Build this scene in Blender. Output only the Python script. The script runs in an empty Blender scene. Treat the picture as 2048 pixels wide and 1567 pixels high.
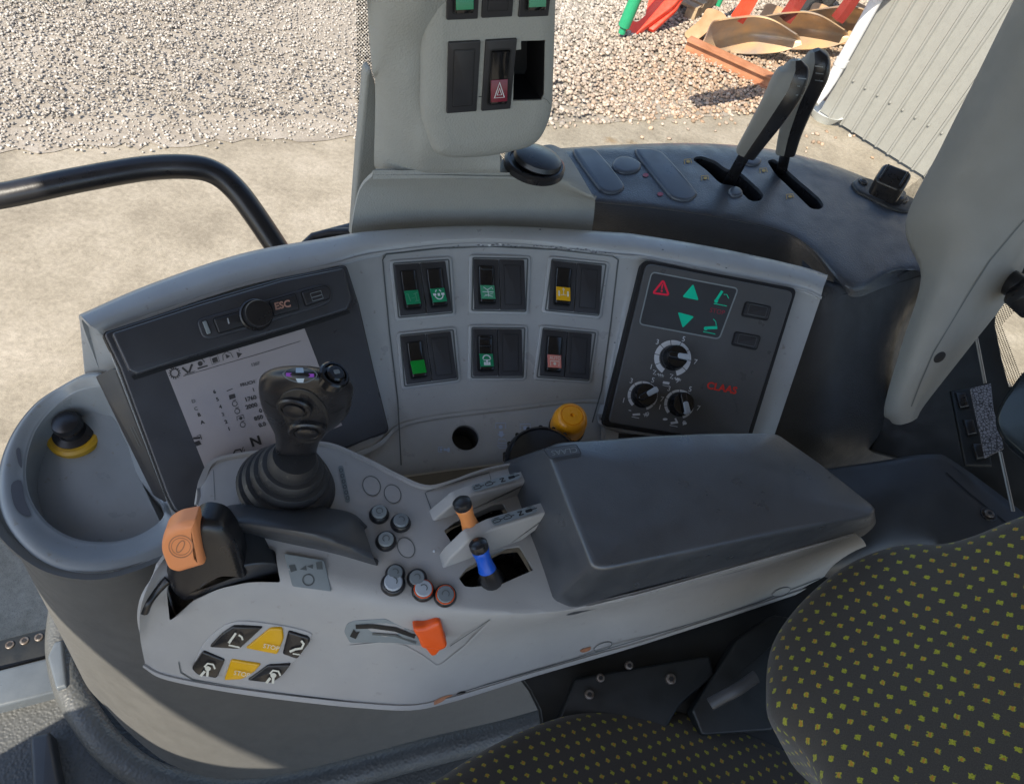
import bpy, bmesh, math, random
import numpy as np
from mathutils import Vector, Matrix
from mathutils.bvhtree import BVHTree
random.seed(7); np.random.seed(7)
S = bpy.context.scene
COL = S.collection
R_ = math.radians
# ---------------------------------------------------------------- camera
F = 1430.0                                  # focal length in photo pixels (2048 wide)
CX, CY = 1024.0, 783.5
ZC = Vector((0.1989, 0.6327, 0.7484)).normalized()      # world up seen in camera axes
YC = (Vector((0, 0, -1)) - ZC * Vector((0, 0, -1)).dot(ZC)).normalized()
XC = YC.cross(ZC)
ROT = Matrix((XC, YC, ZC))                  # camera vector -> world vector
CAMH = 2.42
CAM = Vector((0, 0, CAMH))
cd = bpy.data.cameras.new('camera'); cam = bpy.data.objects.new('camera', cd); COL.objects.link(cam)
cam.matrix_world = Matrix.Translation(CAM) @ ROT.to_4x4()
cd.sensor_width = 36; cd.lens = F / 2048 * 36; cd.clip_start = 0.02; cd.clip_end = 400
S.camera = cam
S.render.resolution_x = 1024; S.render.resolution_y = 783
S.view_settings.view_transform = 'Standard'; S.view_settings.look = 'None'
S.view_settings.exposure = 0.95; S.view_settings.gamma = 1
# ---------------------------------------------------------------- light
SUN_AZ, SUN_EL = 200.0, 45.0                # azimuth clockwise from +Y, degrees
w = bpy.data.worlds.new('World'); S.world = w; w.use_nodes = True
nt = w.node_tree; bg = nt.nodes['Background']; sky = nt.nodes.new('ShaderNodeTexSky')
sky.sky_type = 'NISHITA'; sky.sun_disc = False
sky.sun_elevation = R_(SUN_EL); sky.sun_rotation = R_(SUN_AZ)
nt.links.new(sky.outputs[0], bg.inputs[0]); bg.inputs[1].default_value = 0.15
sl = bpy.data.lights.new('sun', 'SUN'); sl.energy = 5.0; sl.angle = R_(0.5); sl.color = (1, 0.91, 0.77)
so = bpy.data.objects.new('sun', sl); COL.objects.link(so)
SUND = Vector((math.sin(R_(SUN_AZ)) * math.cos(R_(SUN_EL)), math.cos(R_(SUN_AZ)) * math.cos(R_(SUN_EL)), math.sin(R_(SUN_EL))))
so.rotation_euler = SUND.to_track_quat('Z', 'Y').to_euler(); so.location = (0, 0, 8)
try:
    S.cycles.transparent_max_bounces = 12; S.cycles.max_bounces = 8
except Exception: pass

# ---------------------------------------------------------------- geometry helpers
def ray(px, py): return ROT @ Vector(((px - CX) / F, -(py - CY) / F, -1.0))
def D(px, py, d): return CAM + ray(px, py) * d              # a point at a given distance
def V(px, py, H):                                            # a point H metres lower than the eye
    r = ray(px, py); return CAM + r * (H / -r.z)
class Pln:
    def __init__(s, o, n):
        s.o = Vector(o); s.n = Vector(n).normalized()
        if s.n.dot(CAM - s.o) < 0: s.n = -s.n
    def P(s, px, py, off=0):
        r = ray(px, py); t = s.n.dot(s.o - CAM) / s.n.dot(r)
        return CAM + r * t + s.n * off
    def N(s, px, py): return s.n
def P3(a, b, c): return Pln(a, (b - a).cross(c - a))
def HZ(H): return Pln(CAM - Vector((0, 0, H)), (0, 0, 1))
TA = R_(36); TX = Vector((math.cos(TA), math.sin(TA), 0)); TY = Vector((-math.sin(TA), math.cos(TA), 0)); UP = Vector((0, 0, 1))
def WALL(p): return Pln(p, TY)
class Bvh:
    def __init__(s, obs):
        vs, fs = [], []
        for o in (obs if isinstance(obs, list) else [obs]):
            k = len(vs); mw = o.matrix_world
            bpy.context.view_layer.update(); mw = o.matrix_world
            vs += [mw @ v.co for v in o.data.vertices]; fs += [[k + i for i in p.vertices] for p in o.data.polygons]
        s.t = BVHTree.FromPolygons(vs, fs)
    def hit(s, px, py):
        r = ray(px, py).normalized(); h = s.t.ray_cast(CAM, r)
        if h[0] is None:
            n = s.t.find_nearest(D(px, py, s.last)); return n[0], (n[1] if n[1].dot(r) < 0 else -n[1])
        s.last = (h[0] - CAM).length / ray(px, py).length
        return h[0], (h[1] if h[1].dot(r) < 0 else -h[1])
    last = 0.6
    def P(s, px, py, off=0):
        p, n = s.hit(px, py); return p + n * off
    def N(s, px, py): return s.hit(px, py)[1]
    def plane(s, pts):
        q = [s.P(*p) for p in pts]; c = sum(q, Vector()) / len(q); n = Vector()
        for i in range(len(q)): n += (q[i] - c).cross(q[(i + 1) % len(q)] - c)
        return Pln(c, n)
class Fr:                                                    # a local frame on a surface, metres
    def __init__(s, o, ex, n):
        s.o = Vector(o); s.n = Vector(n).normalized(); ex = Vector(ex); s.ex = (ex - s.n * ex.dot(s.n)).normalized(); s.ey = s.n.cross(s.ex)
    def P(s, x, y, off=0): return s.o + s.ex * x + s.ey * y + s.n * off
def frame(surf, px, py, dx=1, dy=0, off=0):
    pl = Pln(surf.P(px, py, off), surf.N(px, py))
    return Fr(pl.o, pl.P(px + 20 * dx, py + 20 * dy) - pl.P(px, py), pl.n)
def inset(poly, k):
    n = len(poly); a = sum(poly[i][0] * poly[(i + 1) % n][1] - poly[(i + 1) % n][0] * poly[i][1] for i in range(n))
    sg = 1 if a > 0 else -1; out = []
    for i in range(n):
        p0, p1, p2 = poly[i - 1], poly[i], poly[(i + 1) % n]
        e1 = (p1[0] - p0[0], p1[1] - p0[1]); e2 = (p2[0] - p1[0], p2[1] - p1[1])
        l1 = math.hypot(*e1) or 1; l2 = math.hypot(*e2) or 1
        n1 = (-e1[1] / l1 * sg, e1[0] / l1 * sg); n2 = (-e2[1] / l2 * sg, e2[0] / l2 * sg)
        m = (n1[0] + n2[0], n1[1] + n2[1]); q = max(0.35, (m[0] ** 2 + m[1] ** 2) / 2)
        out.append((p1[0] + m[0] / q * k, p1[1] + m[1] / q * k))
    return out
def sinset(poly, k):                                         # inset whose folded corners are merged
    q = inset(poly, k); n = len(q); par = list(range(n))
    for _ in range(4):
        bad = [i for i in range(n) if (q[(i + 1) % n][0] - q[i][0]) * (poly[(i + 1) % n][0] - poly[i][0]) + (q[(i + 1) % n][1] - q[i][1]) * (poly[(i + 1) % n][1] - poly[i][1]) < -1e-12]
        if not bad: break
        grp = {}
        def fd(a):
            while par[a] != a: a = par[a]
            return a
        for i in bad:
            a, b = fd(i), fd((i + 1) % n)
            if a != b: par[b] = a
        for i in range(n): grp.setdefault(fd(i), []).append(i)
        for g in grp.values():
            if len(g) > 1:
                c = (sum(q[i][0] for i in g) / len(g), sum(q[i][1] for i in g) / len(g))
                for i in g: q[i] = c
    return q
def fil(poly, r, seg=5):                                     # round the corners of an outline
    out = []; n = len(poly)
    for i in range(n):
        p0, p1, p2 = poly[i - 1], poly[i], poly[(i + 1) % n]
        rr = p1[2] if len(p1) > 2 else r
        a = Vector((p0[0] - p1[0], p0[1] - p1[1])); b = Vector((p2[0] - p1[0], p2[1] - p1[1]))
        if rr <= 0 or a.length == 0 or b.length == 0: out.append((p1[0], p1[1])); continue
        ra = min(rr, a.length * .45, b.length * .45); a.normalize(); b.normalize(); c = Vector((p1[0], p1[1]))
        s, e = c + a * ra, c + b * ra
        for k in range(seg + 1):
            t = k / seg; q = s * (1 - t) ** 2 + c * 2 * t * (1 - t) + e * t * t; out.append((q.x, q.y))
    return out
def cat(pts, n=6, closed=False):                             # Catmull-Rom through tuples or vectors
    P = [Vector(p) for p in pts]; N = len(P); out = []
    rng = N if closed else N - 1
    for i in range(rng):
        p1, p2 = P[i], P[(i + 1) % N]
        p0 = P[i - 1] if (closed or i > 0) else p1 * 2 - p2
        p3 = P[(i + 2) % N] if (closed or i + 2 < N) else p2 * 2 - p1
        for k in range(n):
            t = k / n
            out.append(.5 * ((2 * p1) + (p2 - p0) * t + (2 * p0 - 5 * p1 + 4 * p2 - p3) * t * t + (3 * p1 - p0 - 3 * p2 + p3) * t ** 3))
    if not closed: out.append(P[-1])
    return out
def c2(pts, n=5, closed=True): return [(p.x, p.y) for p in cat([Vector((a, b)) for a, b in pts], n, closed)]
def circ(cx, cy, rx, ry=None, n=28, rot=0):
    ry = ry or rx; c, s_ = math.cos(rot), math.sin(rot)
    return [(cx + rx * math.cos(t) * c - ry * math.sin(t) * s_, cy + rx * math.cos(t) * s_ + ry * math.sin(t) * c) for t in [2 * math.pi * k / n for k in range(n)]]
def rrect(cx, cy, w, h, r, seg=4): return fil([(cx - w / 2, cy - h / 2), (cx + w / 2, cy - h / 2), (cx + w / 2, cy + h / 2), (cx - w / 2, cy + h / 2)], r, seg)

class MB:
    def __init__(s): s.v = []; s.f = []; s.m = []; s.mats = []; s.uv = {}
    def mi(s, m):
        if m not in s.mats: s.mats.append(m)
        return s.mats.index(m)
    def add(s, vs, fs, m, uv=None):
        k = len(s.v); s.v += [Vector(v) for v in vs]; i = s.mi(m)
        for j, f in enumerate(fs): s.f.append([k + q for q in f]); s.m.append(i)
        if uv:
            for j, q in enumerate(uv): s.uv[k + j] = q
        return s
    def prism(s, fr, poly, z0, z1, m, b=0.0, seg=3, scale=None):    # fr: anything with P(x,y,off); bevelled front rim
        n = len(poly); rings = [([fr.P(x, y, z0) for x, y in poly])]
        if scale is None:
            a, bb = fr.P(poly[0][0], poly[0][1], 0), fr.P(poly[0][0] + 1e-0 if not isinstance(fr, Fr) else poly[0][0] + 1e-3, poly[0][1], 0)
            scale = 1 if isinstance(fr, Fr) else 1 / max(1e-6, (a - bb).length)
        if b > 0:
            for k in range(seg + 1):
                th = math.pi / 2 * k / seg
                pp = sinset(poly, b * (1 - math.cos(th)) * scale)
                rings.append([fr.P(x, y, z1 - b * (1 - math.sin(th))) for x, y in pp])
        else: rings.append([fr.P(x, y, z1) for x, y in poly])
        vs = [p for r in rings for p in r]; fs = []
        for r in range(len(rings) - 1):
            for i in range(n):
                j = (i + 1) % n; fs.append([r * n + i, r * n + j, (r + 1) * n + j, (r + 1) * n + i])
        fs.append(list(range(n))[::-1]); L = (len(rings) - 1) * n; fs.append([L + i for i in range(n)])
        return s.add(vs, fs, m)
    def flat(s, fr, poly, off, m):
        return s.add([fr.P(x, y, off) for x, y in poly], [list(range(len(poly)))], m)
    def stroke(s, fr, pts, wd, off, m, closed=False):
        n = len(pts); L, Rr = [], []
        for i in range(n):
            a = pts[i - 1] if (i > 0 or closed) else pts[i]; b = pts[(i + 1) % n] if (i < n - 1 or closed) else pts[i]
            dx, dy = b[0] - a[0], b[1] - a[1]; l = math.hypot(dx, dy) or 1
            nx, ny = -dy / l * wd / 2, dx / l * wd / 2
            L.append((pts[i][0] + nx, pts[i][1] + ny)); Rr.append((pts[i][0] - nx, pts[i][1] - ny))
        vs = [fr.P(x, y, off) for x, y in L + Rr]; fs = []
        for i in range(n if closed else n - 1):
            j = (i + 1) % n; fs.append([i, j, n + j, n + i])
        return s.add(vs, fs, m)
    def text(s, fr, txt, o, r, u, off, m, bold=False, zth=0):       # o lower-left, r vector for one em, u up vector for one em
        vs, fs = glyphs(txt, bold)
        s.add([fr.P(o[0] + x * r[0] + y * u[0], o[1] + x * r[1] + y * u[1], off) for x, y in vs], fs, m); return s
    def lathe(s, o, ax, prof, m, n=32, ex=None, sq=1.0):
        ax = Vector(ax).normalized(); ex = Vector(ex) if ex is not None else (Vector((1, 0, 0)) if abs(ax.x) < .8 else Vector((0, 1, 0)))
        ex = (ex - ax * ex.dot(ax)).normalized(); ey = ax.cross(ex); vs = []; fs = []
        for r, h in prof:
            for k in range(n):
                t = 2 * math.pi * k / n; vs.append(Vector(o) + ax * h + (ex * math.cos(t) + ey * math.sin(t) * sq) * r)
        for i in range(len(prof) - 1):
            for k in range(n):
                q = (k + 1) % n; fs.append([i * n + k, i * n + q, (i + 1) * n + q, (i + 1) * n + k])
        fs.append(list(range(n))[::-1]); fs.append([(len(prof) - 1) * n + k for k in range(n)])
        return s.add(vs, fs, m)
    def tube(s, pts, rad, m, n=16, flat_=1.0, side=None):
        P = [Vector(p) for p in pts]; vs = []; fs = []; N = len(P)
        t0 = (P[1] - P[0]).normalized(); sd = Vector(side) if side is not None else t0.orthogonal(); sd = (sd - t0 * sd.dot(t0)).normalized()
        for i in range(N):
            t = (P[min(i + 1, N - 1)] - P[max(i - 1, 0)]).normalized(); sd = (sd - t * sd.dot(t)).normalized(); u = t.cross(sd)
            r = rad[i] if isinstance(rad, (list, tuple)) else rad
            for k in range(n):
                a = 2 * math.pi * k / n; vs.append(P[i] + sd * math.cos(a) * r + u * math.sin(a) * r * flat_)
        for i in range(N - 1):
            for k in range(n):
                q = (k + 1) % n; fs.append([i * n + k, i * n + q, (i + 1) * n + q, (i + 1) * n + k])
        fs.append(list(range(n))[::-1]); fs.append([(N - 1) * n + k for k in range(n)])
        return s.add(vs, fs, m)
    def rings(s, R, m, cap=True):
        n = len(R[0]); vs = [p for r in R for p in r]; fs = []
        for i in range(len(R) - 1):
            for k in range(n):
                q = (k + 1) % n; fs.append([i * n + k, i * n + q, (i + 1) * n + q, (i + 1) * n + k])
        if cap: fs.append(list(range(n))[::-1]); fs.append([(len(R) - 1) * n + k for k in range(n)])
        return s.add(vs, fs, m)
    def loft(s, rows, m, nu=5, nv=4, th=0.003, smooth_rows=True, back=None):
        # rows of world points; smooth grid with a thickness
        A = [cat(r, nu) for r in rows]; C = len(A[0])
        if smooth_rows:
            cols = [cat([A[i][j] for i in range(len(A))], nv) for j in range(C)]; A = [[cols[j][i] for j in range(C)] for i in range(len(cols[0]))]
        Rn = len(A); nrm = []
        for i in range(Rn):
            for j in range(C):
                du = A[i][min(j + 1, C - 1)] - A[i][max(j - 1, 0)]; dv = A[min(i + 1, Rn - 1)][j] - A[max(i - 1, 0)][j]
                q = du.cross(dv); nrm.append(q.normalized() if q.length > 1e-12 else (nrm[-1] if nrm else UP))
        flat_ = [p for r in A for p in r]
        mid = len(flat_) // 2
        sg = 1 if nrm[mid].dot(CAM - flat_[mid]) > 0 else -1
        bv = [p - n_ * th * sg if back is None else p + back for p, n_ in zip(flat_, nrm)]
        K = len(flat_); fs = []
        for i in range(Rn - 1):
            for j in range(C - 1):
                a, b, c, d = i * C + j, i * C + j + 1, (i + 1) * C + j + 1, (i + 1) * C + j
                fs.append([a, b, c, d]); fs.append([K + d, K + c, K + b, K + a])
        for j in range(C - 1): fs.append([j + 1, j, K + j, K + j + 1]); q = (Rn - 1) * C; fs.append([q + j, q + j + 1, K + q + j + 1, K + q + j])
        for i in range(Rn - 1): fs.append([i * C, (i + 1) * C, K + (i + 1) * C, K + i * C]); fs.append([(i + 1) * C + C - 1, i * C + C - 1, K + i * C + C - 1, K + (i + 1) * C + C - 1])
        # uv by arc length
        uv = {}; um = [0.0] * C
        for j in range(1, C): um[j] = um[j - 1] + (A[Rn // 2][j] - A[Rn // 2][j - 1]).length
        vm = [0.0] * Rn
        for i in range(1, Rn): vm[i] = vm[i - 1] + (A[i][C // 2] - A[i - 1][C // 2]).length
        uvl = [(um[j], vm[i]) for i in range(Rn) for j in range(C)]
        return s.add(flat_ + bv, fs, m, uvl + uvl)
    def build(s, name, parent=None, sharp=38, **k):
        me = bpy.data.meshes.new(name); me.from_pydata([tuple(v) for v in s.v], [], s.f)
        for m in s.mats: me.materials.append(MAT(m))
        me.polygons.foreach_set('material_index', s.m); me.polygons.foreach_set('use_smooth', [True] * len(s.f))
        if s.uv:
            ul = me.uv_layers.new(name='uv'); li = np.zeros(len(me.loops), int); me.loops.foreach_get('vertex_index', li)
            ul.data.foreach_set('uv', np.array([s.uv.get(int(i), (0, 0)) for i in li], float).ravel())
        bm = bmesh.new(); bm.from_mesh(me); bmesh.ops.recalc_face_normals(bm, faces=bm.faces); bm.to_mesh(me); bm.free()
        me.update(); me.set_sharp_from_angle(angle=R_(sharp))
        o = bpy.data.objects.new(name, me); COL.objects.link(o)
        if parent is not None: attach(o, parent)
        for a, b in k.items(): o[a] = b
        return o
def build_split(s, name, parent=None, gap=.006, **k):
    # one object for each separate piece
    par = list(range(len(s.v)))
    def fd(a):
        while par[a] != a: par[a] = par[par[a]]; a = par[a]
        return a
    for f in s.f:
        for q in f[1:]: par[fd(q)] = fd(f[0])
    comp = {}
    for i, f in enumerate(s.f): comp.setdefault(fd(f[0]), []).append(i)
    cs = []
    for fs in comp.values():
        vs = {q for i in fs for q in s.f[i]}; lo = [min(s.v[q][a] for q in vs) for a in range(3)]; hi = [max(s.v[q][a] for q in vs) for a in range(3)]; cs.append([fs, lo, hi])
    ch = True
    while ch:
        ch = False
        for i in range(len(cs)):
            for j in range(i + 1, len(cs)):
                A, B = cs[i], cs[j]
                if all(A[1][a] - gap < B[2][a] and B[1][a] - gap < A[2][a] for a in range(3)):
                    A[0] += B[0]; A[1] = [min(A[1][a], B[1][a]) for a in range(3)]; A[2] = [max(A[2][a], B[2][a]) for a in range(3)]; cs.pop(j); ch = True; break
            if ch: break
    for fs, lo, hi in cs:
        m2 = MB(); m2.mats = list(s.mats); mp = {}
        for i in fs:
            g = []
            for q in s.f[i]:
                if q not in mp: mp[q] = len(m2.v); m2.v.append(s.v[q])
                g.append(mp[q])
            m2.f.append(g); m2.m.append(s.m[i])
        m2.build(name, parent, **k)
MB.build_split = build_split
_g = {}
def glyphs(txt, bold):
    if (txt, bold) in _g: return _g[(txt, bold)]
    cu = bpy.data.curves.new('t', 'FONT'); cu.body = txt; cu.size = 1; cu.resolution_u = 3
    if bold: cu.offset = 0.034
    o = bpy.data.objects.new('t', cu); COL.objects.link(o); bpy.context.view_layer.update()
    me = bpy.data.meshes.new_from_object(o.evaluated_get(bpy.context.evaluated_depsgraph_get()))
    r = ([(v.co.x, v.co.y) for v in me.vertices], [list(p.vertices) for p in me.polygons])
    bpy.data.objects.remove(o); bpy.data.curves.remove(cu); bpy.data.meshes.remove(me); _g[(txt, bold)] = r; return r
def attach(o, parent):
    bpy.context.view_layer.update()
    o.parent = parent; o.matrix_parent_inverse = parent.matrix_world.inverted()
def thing(name, loc, label, cat_, group=None, kind=None):
    o = bpy.data.objects.new(name, None); COL.objects.link(o); o.location = loc; o.empty_display_size = .05
    tag(o, label, cat_, group, kind); bpy.context.view_layer.update(); return o
def tag(o, label=None, cat_=None, group=None, kind=None):
    if label: o['label'] = label
    if cat_: o['category'] = cat_
    if group: o['group'] = group
    if kind: o['kind'] = kind
    return o
def cut(o, fr, poly, z0, z1, flat_=None):                                # real opening through a shell
    c = MB().prism(fr, poly, z0, z1, 'black').build('cutter')
    md = o.modifiers.new('b', 'BOOLEAN'); md.object = c; md.operation = 'DIFFERENCE'; md.solver = 'EXACT'
    bpy.context.view_layer.update()
    me = bpy.data.meshes.new_from_object(o.evaluated_get(bpy.context.evaluated_depsgraph_get()))
    o.modifiers.clear(); old = o.data; o.data = me; me.name = old.name
    bpy.data.objects.remove(c); me.set_sharp_from_angle(angle=R_(38))
    if flat_ is not None:
        for p in me.polygons:
            if p.normal.dot(flat_) > .998: p.use_smooth = False
def liner(mb, fr, poly, depth, m, top=0.0, grow=0):          # walls and floor of an opening
    p = inset(poly, -grow) if grow else poly; n = len(p)
    vs = [fr.P(x, y, top) for x, y in p] + [fr.P(x, y, -depth) for x, y in p]
    fs = [[i, (i + 1) % n, n + (i + 1) % n, n + i] for i in range(n)] + [[n + i for i in range(n)]]
    mb.add(vs, fs, m)

# ---------------------------------------------------------------- materials
_m = {}
def nd(t, ty, **k):
    n = t.nodes.new(ty)
    for a, b in k.items(): setattr(n, a, b)
    return n
def plastic(name, col, rough=.45, grain=0.25, gscale=900, spec=.5, var=.10, dirt=0.0, coat=0, kind='noise', bumpd=.0004):
    m = bpy.data.materials.new(name); m.use_nodes = True; t = m.node_tree; L = t.links.new
    b = t.nodes['Principled BSDF']; b.inputs['Roughness'].default_value = rough; b.inputs['Specular IOR Level'].default_value = spec
    if coat: b.inputs['Coat Weight'].default_value = coat; b.inputs['Coat Roughness'].default_value = .06
    tc = nd(t, 'ShaderNodeTexCoord'); n1 = nd(t, 'ShaderNodeTexNoise'); n1.inputs['Scale'].default_value = 14; n1.inputs['Detail'].default_value = 7; n1.inputs['Roughness'].default_value = .65
    L(tc.outputs['Object'], n1.inputs['Vector'])
    r = nd(t, 'ShaderNodeValToRGB'); c = Vector(col)
    r.color_ramp.elements[0].position = .3; r.color_ramp.elements[1].position = .7
    r.color_ramp.elements[0].color = (*(c * (1 - var)), 1); r.color_ramp.elements[1].color = (*(c * (1 + var)), 1)
    L(n1.outputs[0], r.inputs[0]); out = r.outputs[0]
    if dirt:
        n3 = nd(t, 'ShaderNodeTexNoise'); n3.inputs['Scale'].default_value = 160; n3.inputs['Detail'].default_value = 5; L(tc.outputs['Object'], n3.inputs['Vector'])
        rr = nd(t, 'ShaderNodeValToRGB'); rr.color_ramp.elements[0].position = .66; rr.color_ramp.elements[1].position = .74; rr.color_ramp.elements[1].color = (dirt,) * 3 + (1,); L(n3.outputs[0], rr.inputs[0])
        mx = nd(t, 'ShaderNodeMix', data_type='RGBA'); L(rr.outputs[0], mx.inputs[0]); L(out, mx.inputs[6]); mx.inputs[7].default_value = (.16, .14, .11, 1); out = mx.outputs[2]
    L(out, b.inputs['Base Color'])
    mr = nd(t, 'ShaderNodeMapRange'); mr.inputs[3].default_value = max(0, rough - .10 if rough > .3 else rough - .06); mr.inputs[4].default_value = rough + .11; mr.inputs[1].default_value = .3; mr.inputs[2].default_value = .7
    n4 = nd(t, 'ShaderNodeTexNoise'); n4.inputs['Scale'].default_value = 45; n4.inputs['Detail'].default_value = 8; L(tc.outputs['Object'], n4.inputs['Vector']); L(n4.outputs[0], mr.inputs[0]); L(mr.outputs[0], b.inputs['Roughness'])
    if grain:
        if kind == 'leather': n2 = nd(t, 'ShaderNodeTexVoronoi'); n2.feature = 'SMOOTH_F1'; o2 = n2.outputs['Distance']
        else: n2 = nd(t, 'ShaderNodeTexNoise'); n2.inputs['Detail'].default_value = 2; o2 = n2.outputs[0]
        n2.inputs['Scale'].default_value = gscale; L(tc.outputs['Object'], n2.inputs['Vector'])
        bp = nd(t, 'ShaderNodeBump'); bp.inputs['Strength'].default_value = grain; bp.inputs['Distance'].default_value = bumpd; L(o2, bp.inputs['Height']); L(bp.outputs[0], b.inputs['Normal'])
    return m
def simple(name, col, rough=.5, metal=0, emit=0):
    m = bpy.data.materials.new(name); m.use_nodes = True; t = m.node_tree; b = t.nodes['Principled BSDF']
    tc = nd(t, 'ShaderNodeTexCoord'); n1 = nd(t, 'ShaderNodeTexNoise'); n1.inputs['Scale'].default_value = 80; n1.inputs['Detail'].default_value = 5; t.links.new(tc.outputs['Object'], n1.inputs['Vector'])
    r = nd(t, 'ShaderNodeValToRGB'); c = Vector(col); r.color_ramp.elements[0].color = (*(c * .88), 1); r.color_ramp.elements[1].color = (*(c * 1.12), 1)
    t.links.new(n1.outputs[0], r.inputs[0]); t.links.new(r.outputs[0], b.inputs['Base Color'])
    b.inputs['Roughness'].default_value = rough; b.inputs['Metallic'].default_value = metal
    if emit: t.links.new(r.outputs[0], b.inputs['Emission Color']); b.inputs['Emission Strength'].default_value = emit
    return m
def fabric():
    m = bpy.data.materials.new('fabric'); m.use_nodes = True; t = m.node_tree; L = t.links.new; b = t.nodes['Principled BSDF']; b.inputs['Roughness'].default_value = .95; b.inputs['Specular IOR Level'].default_value = .15
    b.inputs['Sheen Weight'].default_value = .25; b.inputs['Sheen Roughness'].default_value = .5
    uv = nd(t, 'ShaderNodeUVMap'); uv.uv_map = 'uv'
    ns = nd(t, 'ShaderNodeTexNoise'); ns.inputs['Scale'].default_value = 900; ns.inputs['Detail'].default_value = 3; L(uv.outputs[0], ns.inputs['Vector'])
    nb = nd(t, 'ShaderNodeTexNoise'); nb.inputs['Scale'].default_value = 9; L(uv.outputs[0], nb.inputs['Vector'])
    def vm(op, a, bb=None):
        n = nd(t, 'ShaderNodeVectorMath', operation=op); L(a, n.inputs[0])
        if bb is not None:
            if isinstance(bb, tuple): n.inputs[1].default_value = bb
            else: L(bb, n.inputs[1])
        return n.outputs[0]
    def ma(op, a, bb=None, cc=None):
        n = nd(t, 'ShaderNodeMath', operation=op)
        for i, q in enumerate((a, bb, cc)):
            if q is None: continue
            if isinstance(q, (int, float)): n.inputs[i].default_value = q
            else: L(q, n.inputs[i])
        return n.outputs[0]
    jit = vm('MULTIPLY', vm('SUBTRACT', ns.outputs['Color'], (.5, .5, .5)), (.004, .0025, 0))
    wb = vm('MULTIPLY', vm('SUBTRACT', nb.outputs['Color'], (.5, .5, .5)), (.012, .012, 0))
    p = vm('ADD', vm('ADD', uv.outputs[0], jit), wb)
    sp = nd(t, 'ShaderNodeSeparateXYZ'); L(p, sp.inputs[0])
    v = ma('DIVIDE', sp.outputs[1], .0088); row = ma('FLOOR', v); fv = ma('FRACT', v)
    u = ma('ADD', ma('DIVIDE', sp.outputs[0], .0142), ma('MULTIPLY', ma('FRACT', ma('MULTIPLY', row, .5)), 1.0)); fu = ma('FRACT', u)
    du = ma('ABSOLUTE', ma('SUBTRACT', fu, .5)); dv = ma('ABSOLUTE', ma('SUBTRACT', fv, .5))
    mk = ma('MULTIPLY', ma('LESS_THAN', du, .125), ma('LESS_THAN', dv, .19))
    mid = ma('MULTIPLY', ma('LESS_THAN', du, .06), ma('LESS_THAN', dv, .16))
    n5 = nd(t, 'ShaderNodeTexNoise'); n5.inputs['Scale'].default_value = 60; L(uv.outputs[0], n5.inputs['Vector'])
    mid = ma('MULTIPLY', mid, ma('GREATER_THAN', n5.outputs[0], .5))
    mx = nd(t, 'ShaderNodeMix', data_type='RGBA'); L(mk, mx.inputs[0])
    n2 = nd(t, 'ShaderNodeTexNoise'); n2.inputs['Scale'].default_value = 1400; n2.inputs['Detail'].default_value = 4; L(uv.outputs[0], n2.inputs['Vector'])
    r = nd(t, 'ShaderNodeValToRGB'); r.color_ramp.elements[0].color = (.019, .017, .014, 1); r.color_ramp.elements[1].color = (.098, .088, .078, 1); L(n2.outputs[0], r.inputs[0]); L(r.outputs[0], mx.inputs[6])
    r2 = nd(t, 'ShaderNodeValToRGB'); r2.color_ramp.elements[0].position = .3; r2.color_ramp.elements[1].position = .62; r2.color_ramp.elements[0].color = (.18, .21, .015, 1); r2.color_ramp.elements[1].color = (.40, .39, .04, 1); L(ns.outputs[0], r2.inputs[0]); L(r2.outputs[0], mx.inputs[7])
    m2 = nd(t, 'ShaderNodeMix', data_type='RGBA'); L(mid, m2.inputs[0]); L(mx.outputs[2], m2.inputs[6]); m2.inputs[7].default_value = (.42, .2, .03, 1); L(m2.outputs[2], b.inputs['Base Color'])
    bp = nd(t, 'ShaderNodeBump'); bp.inputs['Strength'].default_value = .6; bp.inputs['Distance'].default_value = .0006; L(n2.outputs[0], bp.inputs['Height']); L(bp.outputs[0], b.inputs['Normal'])
    return m
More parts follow.
